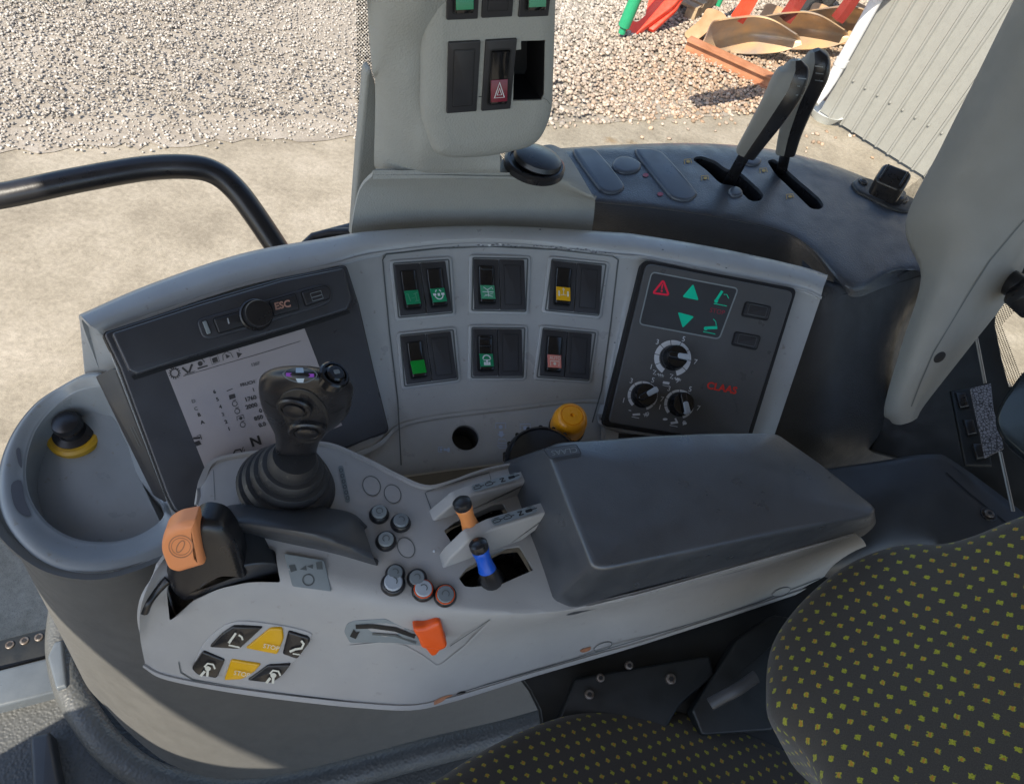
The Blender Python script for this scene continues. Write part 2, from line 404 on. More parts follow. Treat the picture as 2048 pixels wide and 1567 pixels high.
def glass(name, frit=False, tint=(.97, .985, .98)):
    m = bpy.data.materials.new(name); m.use_nodes = True; t = m.node_tree; L = t.links.new; t.nodes.remove(t.nodes['Principled BSDF']); out = t.nodes['Material Output']
    tr = nd(t, 'ShaderNodeBsdfTransparent'); tr.inputs[0].default_value = (*tint, 1); gl = nd(t, 'ShaderNodeBsdfGlossy'); gl.inputs['Roughness'].default_value = .02
    mx = nd(t, 'ShaderNodeMixShader'); mx.inputs[0].default_value = .04; L(tr.outputs[0], mx.inputs[1]); L(gl.outputs[0], mx.inputs[2]); res = mx.outputs[0]
    tc = nd(t, 'ShaderNodeTexCoord'); dn = nd(t, 'ShaderNodeTexNoise'); dn.inputs['Scale'].default_value = 90; dn.inputs['Detail'].default_value = 8; dn.inputs['Roughness'].default_value = .8; L(tc.outputs['Object'], dn.inputs['Vector']); dr = nd(t, 'ShaderNodeMapRange'); dr.inputs[1].default_value = .5; dr.inputs[2].default_value = .85; dr.inputs[3].default_value = .004; dr.inputs[4].default_value = .22; L(dn.outputs[0], dr.inputs[0]); dd = nd(t, 'ShaderNodeBsdfDiffuse'); dd.inputs[0].default_value = (.6, .57, .5, 1); dm = nd(t, 'ShaderNodeMixShader'); L(dr.outputs[0], dm.inputs[0]); L(res, dm.inputs[1]); L(dd.outputs[0], dm.inputs[2]); res = dm.outputs[0]
    if frit:
        uv = nd(t, 'ShaderNodeUVMap'); uv.uv_map = 'uv'; mp = nd(t, 'ShaderNodeMapping'); mp.inputs['Rotation'].default_value = (0, 0, R_(45)); mp.inputs['Scale'].default_value = (430, 430, 430); L(uv.outputs[0], mp.inputs[0])
        fr = nd(t, 'ShaderNodeVectorMath', operation='FRACTION'); L(mp.outputs[0], fr.inputs[0]); sb = nd(t, 'ShaderNodeVectorMath', operation='SUBTRACT'); L(fr.outputs[0], sb.inputs[0]); sb.inputs[1].default_value = (.5, .5, 0)
        s0 = nd(t, 'ShaderNodeVectorMath', operation='MULTIPLY'); L(sb.outputs[0], s0.inputs[0]); s0.inputs[1].default_value = (1, 1, 0)
        ln = nd(t, 'ShaderNodeVectorMath', operation='LENGTH'); L(s0.outputs[0], ln.inputs[0]); gt = nd(t, 'ShaderNodeMath', operation='LESS_THAN'); gt.inputs[1].default_value = .33; L(ln.outputs['Value'], gt.inputs[0])
        df = nd(t, 'ShaderNodeBsdfDiffuse'); df.inputs[0].default_value = (.01, .01, .01, 1); m2 = nd(t, 'ShaderNodeMixShader'); L(gt.outputs[0], m2.inputs[0]); L(res, m2.inputs[1]); L(df.outputs[0], m2.inputs[2]); res = m2.outputs[0]
    L(res, out.inputs[0]); return m
def groundmat(name, c1, c2, c3, scale=3, stain=.5, rough=.9, fine=90, spots=0):
    m = bpy.data.materials.new(name); m.use_nodes = True; t = m.node_tree; L = t.links.new; b = t.nodes['Principled BSDF']; b.inputs['Roughness'].default_value = rough; b.inputs['Specular IOR Level'].default_value = .2
    tc = nd(t, 'ShaderNodeTexCoord'); a = nd(t, 'ShaderNodeTexNoise'); a.inputs['Scale'].default_value = scale; a.inputs['Detail'].default_value = 8; a.inputs['Roughness'].default_value = .7; L(tc.outputs['Object'], a.inputs['Vector'])
    r = nd(t, 'ShaderNodeValToRGB'); r.color_ramp.elements[0].position = .3; r.color_ramp.elements[1].position = .68; r.color_ramp.elements[0].color = (*c1, 1); r.color_ramp.elements[1].color = (*c3, 1); e = r.color_ramp.elements.new(.5); e.color = (*c2, 1); L(a.outputs[0], r.inputs[0])
    f_ = nd(t, 'ShaderNodeTexNoise'); f_.inputs['Scale'].default_value = fine; f_.inputs['Detail'].default_value = 12; f_.inputs['Roughness'].default_value = .75; L(tc.outputs['Object'], f_.inputs['Vector'])
    mx = nd(t, 'ShaderNodeMix', data_type='RGBA', blend_type='OVERLAY'); mx.inputs[0].default_value = .65; L(r.outputs[0], mx.inputs[6]); L(f_.outputs[0], mx.inputs[7]); res = mx.outputs[2]
    if spots:
        g = nd(t, 'ShaderNodeTexNoise'); g.inputs['Scale'].default_value = 1.7; g.inputs['Detail'].default_value = 9; g.inputs['Roughness'].default_value = .62; L(tc.outputs['Object'], g.inputs['Vector']); rr = nd(t, 'ShaderNodeValToRGB'); rr.color_ramp.elements[0].position = .62; rr.color_ramp.elements[1].position = .70; L(g.outputs[0], rr.inputs[0])
        m2 = nd(t, 'ShaderNodeMix', data_type='RGBA', blend_type='MULTIPLY'); L(rr.outputs[0], m2.inputs[0]); L(res, m2.inputs[6]); m2.inputs[7].default_value = (.72, .60, .46, 1); res = m2.outputs[2]
    g2 = nd(t, 'ShaderNodeTexNoise'); g2.inputs['Scale'].default_value = 330; g2.inputs['Detail'].default_value = 4; L(tc.outputs['Object'], g2.inputs['Vector']); r5 = nd(t, 'ShaderNodeValToRGB'); r5.color_ramp.elements[0].position = .34; r5.color_ramp.elements[1].position = .46; r5.color_ramp.elements[0].color = (.55, .52, .48, 1); r5.color_ramp.elements[1].color = (1, 1, 1, 1); L(g2.outputs[0], r5.inputs[0]); m5 = nd(t, 'ShaderNodeMix', data_type='RGBA', blend_type='MULTIPLY'); m5.inputs[0].default_value = .8; L(res, m5.inputs[6]); L(r5.outputs[0], m5.inputs[7]); res = m5.outputs[2]
    L(res, b.inputs['Base Color'])
    bp = nd(t, 'ShaderNodeBump'); bp.inputs['Strength'].default_value = .5; bp.inputs['Distance'].default_value = .006; L(f_.outputs[0], bp.inputs['Height']); L(bp.outputs[0], b.inputs['Normal'])
    return m
def stonemat():
    m = bpy.data.materials.new('stones'); m.use_nodes = True; t = m.node_tree; L = t.links.new; b = t.nodes['Principled BSDF']; b.inputs['Roughness'].default_value = .85
    at = nd(t, 'ShaderNodeAttribute'); at.attribute_name = 'tone'; r = nd(t, 'ShaderNodeValToRGB'); e = r.color_ramp.elements; e[0].color = (.22, .212, .195, 1); e[1].color = (.46, .445, .41, 1); q = e.new(.5); q.color = (.30, .28, .25, 1); L(at.outputs['Fac'], r.inputs[0])
    a2 = nd(t, 'ShaderNodeAttribute'); a2.attribute_name = 'warm'; mx = nd(t, 'ShaderNodeMix', data_type='RGBA', blend_type='MULTIPLY'); L(a2.outputs['Fac'], mx.inputs[0]); L(r.outputs[0], mx.inputs[6]); mx.inputs[7].default_value = (1.0, .70, .50, 1); L(mx.outputs[2], b.inputs['Base Color']); return m
def rustmat(name, c1, c2, sc=9, rough=.6, metal=.0, lo=.35, hi=.65):
    m = bpy.data.materials.new(name); m.use_nodes = True; t = m.node_tree; L = t.links.new; b = t.nodes['Principled BSDF']; b.inputs['Roughness'].default_value = rough; b.inputs['Metallic'].default_value = metal
    tc = nd(t, 'ShaderNodeTexCoord'); a = nd(t, 'ShaderNodeTexNoise'); a.inputs['Scale'].default_value = sc; a.inputs['Detail'].default_value = 7; L(tc.outputs['Object'], a.inputs['Vector']); r = nd(t, 'ShaderNodeValToRGB'); r.color_ramp.elements[0].position = lo; r.color_ramp.elements[1].position = hi
    r.color_ramp.elements[0].color = (*c1, 1); r.color_ramp.elements[1].color = (*c2, 1); L(a.outputs[0], r.inputs[0]); L(r.outputs[0], b.inputs['Base Color']); return m
def crackle():
    m = bpy.data.materials.new('crackle'); m.use_nodes = True; t = m.node_tree; L = t.links.new; b = t.nodes['Principled BSDF']; b.inputs['Roughness'].default_value = .45
    tc = nd(t, 'ShaderNodeTexCoord'); v = nd(t, 'ShaderNodeTexVoronoi'); v.feature = 'DISTANCE_TO_EDGE'; v.inputs['Scale'].default_value = 330; L(tc.outputs['Object'], v.inputs['Vector']); r = nd(t, 'ShaderNodeValToRGB'); r.color_ramp.elements[0].position = .05; r.color_ramp.elements[1].position = .14
    r.color_ramp.elements[0].color = (.03, .03, .035, 1); r.color_ramp.elements[1].color = (.25, .25, .28, 1); L(v.outputs[0], r.inputs[0]); L(r.outputs[0], b.inputs['Base Color']); return m
DEFS = {
 'grey': lambda: plastic('grey', (.33, .342, .345), .36, .2, 1200, spec=.7, var=.09, dirt=.55),
 'darkwall': lambda: plastic('darkwall', (.042, .045, .050), .56, .5, 620, spec=.35, var=.12, kind='leather', bumpd=.0007),
 'greytray_shaded': lambda: plastic('greytray_shaded', (.21, .228, .238), .36, .15, 1500, spec=.7, var=.08, dirt=.55),  # copy of the console grey, tray shade darkened into the colour
 'greytrim': lambda: plastic('greytrim', (.30, .305, .28), .6, .5, 700, var=.05, kind='leather', bumpd=.0008),
 'greypillar': lambda: plastic('greypillar', (.19, .193, .182), .6, .35, 1100, var=.04),
 'pale': lambda: plastic('pale', (.345, .335, .32), .5, .2, 1200, var=.06, dirt=.25),
 'paleclean': lambda: plastic('paleclean', (.37, .36, .345), .5, .1, 1600, var=.03),
 'dark': lambda: plastic('dark', (.034, .039, .048), .38, .5, 620, spec=.9, var=.12, kind='leather', bumpd=.0007),  # blue tint mixed into the base colour for the sky sheen
 'darkbody': lambda: plastic('darkbody', (.092, .091, .086), .6, .35, 900, var=.06),
 'darksmooth': lambda: plastic('darksmooth', (.040, .043, .048), .40, .15, 1500, var=.15),
 'pad': lambda: plastic('pad', (.050, .055, .063), .36, .35, 900, spec=1.0, var=.12),  # bluish base colour carries part of the reflected sky sheen
 'panel': lambda: plastic('panel', (.078, .080, .083), .36, .12, 2000, var=.12, dirt=.15),
 'termdark': lambda: plastic('termdark', (.040, .042, .049), .36, .12, 2000, var=.12, dirt=.1),
 'bezel': lambda: plastic('bezel', (.024, .024, .027), .42, .1, 2000, var=.08),
 'gloss': lambda: plastic('gloss', (.008, .008, .009), .12, 0, var=.1),
 'satin': lambda: plastic('satin', (.014, .014, .016), .28, .1, 1500, var=.2),
 'rubber': lambda: plastic('rubber', (.020, .020, .021), .5, .35, 800, var=.3, dirt=.35),
 'mat': lambda: plastic('mat', (.070, .073, .072), .5, .8, 260, var=.1, kind='leather', bumpd=.0015),
 'black': lambda: simple('black', (.006, .006, .007), .6),
 'blacktube': lambda: plastic('blacktube', (.012, .012, .014), .3, .15, 600, var=.2),
 'frameblack': lambda: plastic('frameblack', (.008, .010, .011), .5, .2, 300, var=.4),
 'screen': lambda: plastic('screen', (.38, .355, .365), .10, 0, var=.05, coat=.8),
 'ink1': lambda: simple('ink1', (.06, .058, .06), .3), 'ink2': lambda: simple('ink2', (.035, .033, .035), .3), 'ink3': lambda: simple('ink3', (.15, .145, .15), .3),
 'white': lambda: simple('white', (.62, .64, .66), .5), 'offwhite': lambda: simple('offwhite', (.62, .60, .50), .5),
 'scaleblue': lambda: simple('scaleblue', (.38, .47, .62), .5),
 'greenlens': lambda: simple('greenlens', (.008, .21, .095), .22), 'greenbright': lambda: simple('greenbright', (.0, .26, .03), .25), 'greenpale': lambda: simple('greenpale', (.05, .26, .14), .35),
 'yellowlens': lambda: simple('yellowlens', (.68, .36, .004), .35), 'redlens': lambda: simple('redlens', (.16, .012, .03), .25), 'salmon': lambda: simple('salmon', (.62, .20, .16), .4),
 'teal': lambda: simple('teal', (.0, .55, .32), .4), 'redmark': lambda: simple('redmark', (.75, .02, .06), .4), 'redlogo': lambda: simple('redlogo', (.62, .03, .02), .45), 'reddim': lambda: simple('reddim', (.28, .03, .05), .4),
 'yellow': lambda: plastic('yellow', (.85, .34, .01), .3, .05, 1500, var=.04), 'amber': lambda: simple('amber', (.42, .24, .01), .4),
 'orange': lambda: plastic('orange', (.80, .10, .01), .38, .1, 1500, var=.04), 'peach': lambda: plastic('peach', (.75, .27, .10), .45, .1, 1500, var=.06),
 'peachorange': lambda: plastic('peachorange', (.70, .25, .07), .4, .1, 1500, var=.06), 'blue': lambda: plastic('blue', (.006, .09, .52), .3, .05, 1500, var=.05),
 'capgrey': lambda: simple('capgrey', (.16, .18, .19), .3), 'silver': lambda: simple('silver', (.38, .41, .44), .3), 'esc': lambda: simple('esc', (.45, .24, .18), .5),
 'glyph': lambda: simple('glyph', (.08, .09, .09), .5), 'sticker': lambda: simple('sticker', (.20, .225, .23), .55),
 'purple': lambda: simple('purple', (.28, .07, .42), .3), 'palecross': lambda: simple('palecross', (.34, .42, .50), .3),
 'blister': lambda: plastic('blister', (.060, .072, .092), .36, .1, 1500, var=.06),
 'bolt': lambda: rustmat('bolt', (.10, .07, .05), (.22, .2, .18), 300, .4, .6), 'steelrod': lambda: simple('steelrod', (.3, .3, .3), .35, .7),
 'chip': lambda: simple('chip', (.10, .105, .12), .6),
 'fabric': fabric, 'glass': lambda: glass('glass'), 'frit': lambda: glass('frit', True), 'stones': stonemat, 'crackle': crackle,
 'concrete': lambda: groundmat('concrete', (.175, .152, .118), (.26, .23, .18), (.33, .295, .24), 2.2, fine=40, spots=1),
 'gravelbase': lambda: groundmat('gravelbase', (.20, .175, .145), (.27, .24, .20), (.32, .29, .25), 5, fine=70),
 'shed': lambda: plastic('shed', (.205, .205, .19), .55, 0, var=.05), 'pipe': lambda: plastic('pipe', (.52, .52, .52), .4, 0, var=.05),
 'mould': lambda: rustmat('mould', (.62, .40, .20), (.32, .27, .24), 3.2, .34, .35), 'rust': lambda: rustmat('rust', (.30, .12, .055), (.42, .19, .10), 8, .8), 'share': lambda: rustmat('share', (.30, .17, .08), (.40, .24, .13), 9, .6),
 'red': lambda: plastic('red', (.75, .05, .02), .35, 0, var=.06), 'green': lambda: plastic('green', (.02, .28, .13), .4, 0, var=.06), 'darkred': lambda: plastic('darkred', (.20, .02, .015), .4, 0),
 'wood': lambda: rustmat('wood', (.28, .19, .11), (.42, .31, .19), 14, .8), 'headliner': lambda: plastic('headliner', (.20, .20, .195), .9, .3, 300), 'whitepot': lambda: simple('whitepot', (.6, .62, .6), .5),
 'metalsill': lambda: plastic('metalsill', (.09, .105, .12), .35, .2, 500, var=.15), 'darkglassy': lambda: plastic('darkglassy', (.01, .014, .017), .14, 0, var=.2), 'tyre': lambda: plastic('tyre', (.02, .02, .02), .8, .3, 80),
}
def MAT(n):
    if n not in _m: _m[n] = DEFS[n]()
    return _m[n]
# ================================================================ the yard outside
def proj(p):
    q = ROT.transposed() @ (Vector(p) - CAM); return CX + F * q.x / -q.z, CY - F * q.y / -q.z, -q.z
mb = MB(); mb.add([(-60, -60, 0), (60, -60, 0), (60, 90, 0), (-60, 90, 0)], [[0, 1, 2, 3]], 'concrete')
tag(mb.build('ground'), kind='structure')
edge = [V(x, y, CAMH) for x, y in ((-700, 352), (-300, 325), (0, 306), (200, 296), (350, 290), (520, 279), (700, 275), (1100, 250), (1400, 236), (1640, 218), (1900, 190))]
edge = [Vector((p.x, p.y, .004)) for p in cat(edge, 6)]
for p in edge: p += TY * random.uniform(-.04, .04)
mb = MB(); n = len(edge); far = [p + TY * 45 for p in edge]
mb.add(edge + far, [[i, i + 1, n + i + 1, n + i] for i in range(n - 1)], 'gravelbase')
tag(mb.build('gravel_bed'), kind='structure')
# loose stones: one uncountable mass
phi = (1 + 5 ** .5) / 2
ico = np.array([(-1, phi, 0), (1, phi, 0), (-1, -phi, 0), (1, -phi, 0), (0, -1, phi), (0, 1, phi), (0, -1, -phi), (0, 1, -phi), (phi, 0, -1), (phi, 0, 1), (-phi, 0, -1), (-phi, 0, 1)]) / 1.9
icf = np.array([(0, 11, 5), (0, 5, 1), (0, 1, 7), (0, 7, 10), (0, 10, 11), (1, 5, 9), (5, 11, 4), (11, 10, 2), (10, 7, 6), (7, 1, 8), (3, 9, 4), (3, 4, 2), (3, 2, 6), (3, 6, 8), (3, 8, 9), (4, 9, 5), (2, 4, 11), (6, 2, 10), (8, 6, 7), (9, 8, 1)])
rng = np.random.default_rng(5)
A0, B0 = edge[0], edge[-1]; pts = []
for k in range(700000):
    if len(pts) > 78000: break
    px = rng.uniform(-120, 1780); py = rng.uniform(-160, 320)
    p = V(px, py, CAMH); d = (p - CAM).length
    # keep an even density on the ground
    if rng.uniform() > min(1, (d / 9.5) ** 3.2): continue
    yb = np.interp(px, [-120, 0, 200, 350, 520, 700, 1100, 1400, 1640, 1800], [314, 306, 296, 290, 279, 275, 250, 236, 218, 205])
    if py > yb + rng.normal() * 6 - 2 and rng.uniform() > .012: continue
    pts.append((p.x, p.y, px, py))
P_ = np.array(pts); N_ = len(P_)
rad = rng.uniform(.0045, .0105, N_) * np.where(P_[:, 2] > 1000, 1.95, 1.0)
hs = .012 + .02 * (np.sin(P_[:, 0] * 2.3) * np.cos(P_[:, 1] * 1.9) + 1) * (P_[:, 3] < 240)
sc = rng.uniform(.65, 1.3, (N_, 1, 3)); sc[:, :, 2] *= .75
vv = ico[None] * sc * (1 + rng.uniform(-.22, .22, (N_, 12, 1))); th = rng.uniform(0, 6.28, N_); c, s_ = np.cos(th)[:, None], np.sin(th)[:, None]
vx = vv[:, :, 0] * c - vv[:, :, 1] * s_; vy = vv[:, :, 0] * s_ + vv[:, :, 1] * c
ve = np.stack([vx, vy, vv[:, :, 2]], -1) * rad[:, None, None] + np.stack([P_[:, 0], P_[:, 1], hs * rng.uniform(.2, 1, N_)], -1)[:, None, :]
me = bpy.data.meshes.new('gravel'); fc = (icf[None] + (np.arange(N_) * 12)[:, None, None]).reshape(-1, 3)
me.vertices.add(N_ * 12); me.vertices.foreach_set('co', ve.ravel()); me.loops.add(fc.size); me.loops.foreach_set('vertex_index', fc.ravel()); me.polygons.add(len(fc)); me.polygons.foreach_set('loop_start', np.arange(0, fc.size, 3)); me.polygons.foreach_set('loop_total', np.full(len(fc), 3)); me.update()
tone = rng.uniform(0, 1, N_) ** np.where(P_[:, 2] > 1000, .8, 1.1); warm = np.clip((P_[:, 2] - 900) / 500, 0, 1) * rng.uniform(.35, 1, N_) * np.clip((P_[:, 3] + 60) / 200, .25, 1) + .12
me.attributes.new('tone', 'FLOAT', 'POINT').data.foreach_set('value', np.repeat(tone, 12)); me.attributes.new('warm', 'FLOAT', 'POINT').data.foreach_set('value', np.repeat(warm, 12))
me.materials.append(MAT('stones')); o = bpy.data.objects.new('gravel', me); COL.objects.link(o); tag(o, kind='stuff', label='loose pale gravel covering the yard beyond the concrete', cat_='gravel')

# --- ribbed metal shed on the right
g0 = V(1640, 232, CAMH); g1 = V(1832, 352, CAMH); SX = (g1 - g0).normalized(); SN = SX.cross(UP)
if SN.dot(CAM - g0) < 0: SN = -SN
t = thing('metal_shed', g0, 'light grey ribbed metal shed wall outside the window on the right', 'shed')
fs_ = Fr(g0, SX, SN); mb = MB(); prof = []; xx = -.02
while xx < 7.0:
    prof += [(xx, 0), (xx + .082, 0), (xx + .090, .016), (xx + .102, .016), (xx + .110, 0)]; xx += .110
up_ = Vector((0, 0, 1)); vs = []; fs = []
for x, z in prof: vs += [g0 + SX * x + SN * z + UP * .03, g0 + SX * x + SN * z + UP * 4.5]
for i in range(len(prof) - 1): fs.append([2 * i, 2 * i + 2, 2 * i + 3, 2 * i + 1])
mb.add(vs, fs, 'shed')
for x in (0, 7.0): pass
mb.add([g0 - SX * .02 + SN * z - UP * 0 + UP * h for z in (0, -4) for h in (.0, 4.5)], [[0, 1, 3, 2]], 'shed')
mb.build('cladding', t, 20)
mb = MB()
for k in range(60):
    q = g0 + SX * (.099 + .11 * (k % 20) * 1) + SN * .012 + UP * (.35 + 1.2 * (k // 20) + .0)
    mb.lathe(q, SN, [(.010, 0), (.009, .006), (.003, .008)], 'shed', 8)
mb.build_split('screw', t, .001)
mb = MB(); q0 = g0 - SX * .03 + SN * .09
mb.tube([q0 + SN * .10 + UP * .14, q0 + SN * .03 + UP * .22, q0 + UP * .32, q0 + UP * 4.4], .042, 'pipe', 20)
mb.lathe(q0 + UP * .42, UP, [(.048, 0), (.048, .05)], 'pipe', 20)
tag(mb.build('downpipe'), 'white round downpipe at the near corner of the ribbed shed', 'downpipe')
mb = MB(); q = V(1645, 238, CAMH); mb.lathe(q, UP, [(.09, 0), (.14, .07), (.15, .08), (.13, .075), (.08, .02)], 'whitepot', 20)
tag(mb.build('drain_bowl'), 'small white bowl on the ground below the downpipe', 'bowl')

# --- plough lying on the gravel
mb = MB(); a = V(1372, 92, CAMH - .06); b = V(1600, 196, CAMH - .06); dr = (b - a).normalized(); sd = dr.cross(UP)
for w_, z0, z1 in ((.055, .0, .012), (.012, .012, .085), (.055, .085, .1)):
    A_ = a + UP * -.03; mb.add([A_ + dr * x + sd * y + UP * z for x in (0, 1.05) for y in (-w_, w_) for z in (z0, z1)], [[0, 1, 3, 2], [4, 6, 7, 5], [0, 4, 5, 1], [2, 3, 7, 6], [1, 5, 7, 3], [0, 2, 6, 4]], 'rust')
tag(mb.build('steel_beam'), 'rusty brown steel beam lying on the gravel before the plough', 'steel beam')
t = thing('plough', V(1500, 40, CAMH), 'red plough with worn brown curved mouldboards behind the gravel yard', 'plough')
def mould(dx, dy, hh, k, mname='mould'):
    rows = [[(1402, 96, .10), (1450, 104, .05), (1500, 108, .05), (1560, 104, .08), (1604, 90, .12)],
            [(1418, 78, .22), (1460, 75, .20), (1510, 72, .19), (1560, 74, .20), (1606, 84, .16)],
            [(1430, 52, .38), (1470, 45, .40), (1510, 40, .40), (1550, 48, .36), (1600, 76, .22)],
            [(1438, 42, .46), (1475, 37, .48), (1515, 35, .47), (1550, 44, .42), (1592, 70, .27)]]
    R2 = [[V(x * k + dx - 1500 * (k - 1) , y * k + dy, CAMH - h * .8) for x, y, h in r] for r in rows]
    for i, r in enumerate(R2):
        for j in range(len(r)): r[j] = CAM + (r[j] - CAM) * (1, 1, .988, .968, .945)[j] + TY * (.05 * math.sin(i / 3 * math.pi))
    m_ = MB(); m_.loft(R2, mname, 6, 5, .010); return m_
for i, (dx, dy) in enumerate(((0, 0), (96, -9), (186, -20))):
    mould(dx, dy, 0, 1).build('mouldboard', t, label=['pale worn mouldboard at the front', 'worn mouldboard shaded on its right side', 'dark mouldboard next to the shed'][i])
for x, y in ((1410, 30), (1530, 18), (1625, 15), (1700, 12)):
    fr = Fr(V(x, y + 25, CAMH - .15), XC + YC * .2, (-YC + UP * .35)); m_ = MB()
    m_.prism(fr, c2([(-.13, -.12), (-.02, -.14), (.05, 0), (.13, .12), (.08, .18), (-.06, .17), (-.07, .05)], 4), -.012, 0, 'share', .002); m_.build('skimmer', t)
for i, (x, cname) in enumerate(((1480, 'red'), (1575, 'darkred'), (1680, 'darkred'), (1765, 'darkred'))):
    a = V(x - 6, 40, CAMH - .30); m_ = MB(); m_.tube(cat([a, a + UP * .16 + XC * .03, a + UP * .45 + XC * .05, a + UP * 1.0 + XC * .03], 5), .062, cname, 4, .45, side=XC); m_.build('shank', t)
fr = Fr(V(1262, 58, CAMH - .05), XC, -YC + UP * .2); m_ = MB()
m_.prism(fr, fil([(-.09, -.03), (.06, -.03), (.09, .05), (.22, .33), (.30, .9), (.20, .9), (.12, .36), (.02, .08), (-.09, .05)], .02), -.05, 0, 'red', .005); m_.build('coulter_arm', t)
m_ = MB(); fr = Fr(V(1306, 40, CAMH - .12), XC, -YC + UP * .2); m_.prism(fr, fil([(-.05, -.08), (.05, -.08), (.13, .16), (.13, .8), (-.13, .8), (-.13, .16)], .02), -.04, 0, 'red', .005); m_.build('depth_arm', t)
m_ = MB(); a = V(1248, 52, CAMH - .12); m_.tube([a, a + UP * .8 + XC * .09], .05, 'green', 16); m_.tube([a - UP * .06, a + UP * .08], .03, 'green', 12); m_.build('ram', t)
m_ = MB(); a = V(1436, 12, CAMH - .2); m_.tube([a, a + UP * .8 + XC * .02], .022, 'green', 10); m_.build('green_stay', t)
a = V(1545, 0, CAMH - 1.0); m_ = MB(); m_.tube([V(1400, -40, CAMH - 1.1), V(1900, -60, CAMH - 1.1)], .09, 'red', 4); m_.build('main_beam', t)
m_ = MB(); m_.lathe(V(1648, -25, CAMH - .28), XC + YC * .5, [(.16, -.08), (.30, -.08), (.33, -.05), (.33, .05), (.30, .08), (.16, .08)], 'tyre', 32); m_.build('wheel', t)
t = thing('wooden_pallet', V(1345, 10, CAMH), 'weathered wooden pallet at the top edge behind the red plough arm', 'pallet')
fr = Fr(V(1330, 24, CAMH), XC, UP); m_ = MB()
for y in (0, .35, .7): m_.prism(fr, [(-.35, y), (.28, y), (.28, y + .1), (-.35, y + .1)], .0, .022, 'wood')
for x in (-.35, -.08, .18): m_.prism(fr, [(x, 0), (x + .1, 0), (x + .1, .8), (x, .8)], .024, .11, 'wood')
for y in (0, .16, .32, .48, .64): m_.prism(fr, [(-.35, y), (.28, y), (.28, y + .1), (-.35, y + .1)], .112, .134, 'wood')
m_.build('boards', t)
# ================================================================ cab shell
wp = D(1130, 297, .90)                                        # the right window wall passes here
WP = WALL(wp)
# unseen roof over the cab, front edge slanted to shape the sun patch
t = thing('cab_roof', CAM + UP * .42, 'pale cab roof lining out of view overhead, front edge slanted to shape the sun patch', 'roof')
def lw(a, b, z): q = Vector((wp.x, wp.y, 0)); return q + TX * a + TY * b + UP * z
ROOF = [(-1.80, -1.6), (1.2, -1.6), (1.2, .12), (-1.22, .12)]
m_ = MB(); m_.add([lw(a, b, CAMH + z) for z in (.40, .52) for a, b in ROOF], [[0, 1, 2, 3], [7, 6, 5, 4], [0, 4, 5, 1], [1, 5, 6, 2], [2, 6, 7, 3], [3, 7, 4, 0]], 'headliner'); m_.build('headlining', t)
# dashboard slab ahead of the seat and front wheel, both added unseen to cast shadows
t = thing('blocker', lw(-1.05, -.65, CAMH - .5), 'dark dashboard slab added out of view to shade the console foot', 'blocker'); m_ = MB()
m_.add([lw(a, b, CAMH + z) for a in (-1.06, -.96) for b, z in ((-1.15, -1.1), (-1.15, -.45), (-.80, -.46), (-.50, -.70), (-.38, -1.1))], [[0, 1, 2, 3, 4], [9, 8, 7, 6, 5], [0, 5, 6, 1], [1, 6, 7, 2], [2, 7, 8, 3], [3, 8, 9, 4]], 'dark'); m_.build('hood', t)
t = thing('shadow_wheel', lw(-2.1, .12, .7), 'large black front wheel added out of view for its ground shadow', 'wheel'); m_ = MB(); m_.lathe(lw(-2.1, .12, .72), TY, [(.30, -.2), (.66, -.22), (.72, -.18), (.72, .18), (.66, .22), (.30, .2)], 'tyre', 48); m_.build('tyre', t); m_ = MB(); m_.lathe(lw(-2.1, .12, .72), TY, [(.05, -.1), (.30, -.12), (.31, .12), (.05, .1)], 'pale', 32); m_.build('rim', t)
m_ = MB(); m_.add([lw(a, b, CAMH + z) for b in (.02, .05) for a, z in ((-.08, -1.35), (.45, -1.35), (.45, -.56), (-.08, -.56))], [[0, 1, 2, 3], [7, 6, 5, 4], [0, 4, 5, 1], [1, 5, 6, 2], [2, 6, 7, 3], [3, 7, 4, 0]], 'frameblack'); tag(m_.build('cab_bounce_panel'), 'black lower side panel of the cab added behind the console to stop bounce light', 'panel')  # hidden panel added to block light bouncing off the sunlit ground
# floor
def pz(px, py, H): return V(px, py, H)
HF = 1.16
FP = HZ(HF); m_ = MB()
m_.prism(FP, [(-500, 1540), (128, 1374), (700, 1228), (1500, 1040), (2600, 900), (2600, 2600), (-500, 2600)], -.03, 0, 'mat'); fl = m_.build('floor_mat')
tag(fl, 'dark grained rubber floor mat at the lower left below the sill', 'floor mat')
# sill
t = thing('door_sill', V(50, 1330, HF), 'blue grey metal door sill with a row of screws at the left edge', 'sill')
m_ = MB(); m_.prism(HZ(HF - .025), [(-400, 1432), (0, 1338), (98, 1313), (112, 1322), (124, 1372), (128, 1378), (0, 1412), (-400, 1510)], -.04, 0, 'metalsill', .004); m_.build('sill_plate', t)
m_ = MB(); m_.prism(HZ(HF - .05), fil([(94, 1312), (108, 1282), (124, 1278), (134, 1372), (112, 1378)], 5), -.03, .0, 'metalsill', .004); m_.build('end_bracket', t)
m_ = MB(); m_.prism(HZ(HF + .02), [(-400, 1370), (0, 1278), (110, 1250), (140, 1260), (140, 1300), (98, 1313), (0, 1340), (-400, 1440)], -.06, 0, 'frameblack', .004); m_.build('seal_strip', t)
for x, y in ((20, 1289), (49, 1281), (78, 1274)):
    m_ = MB(); fr = frame(HZ(HF + .02), x, y); m_.prism(fr, circ(0, 0, .006), 0, .002, 'bolt', .001); m_.prism(fr, circ(0, 0, .0035, n=6), .002, .0026, 'black'); m_.build('screw', t)
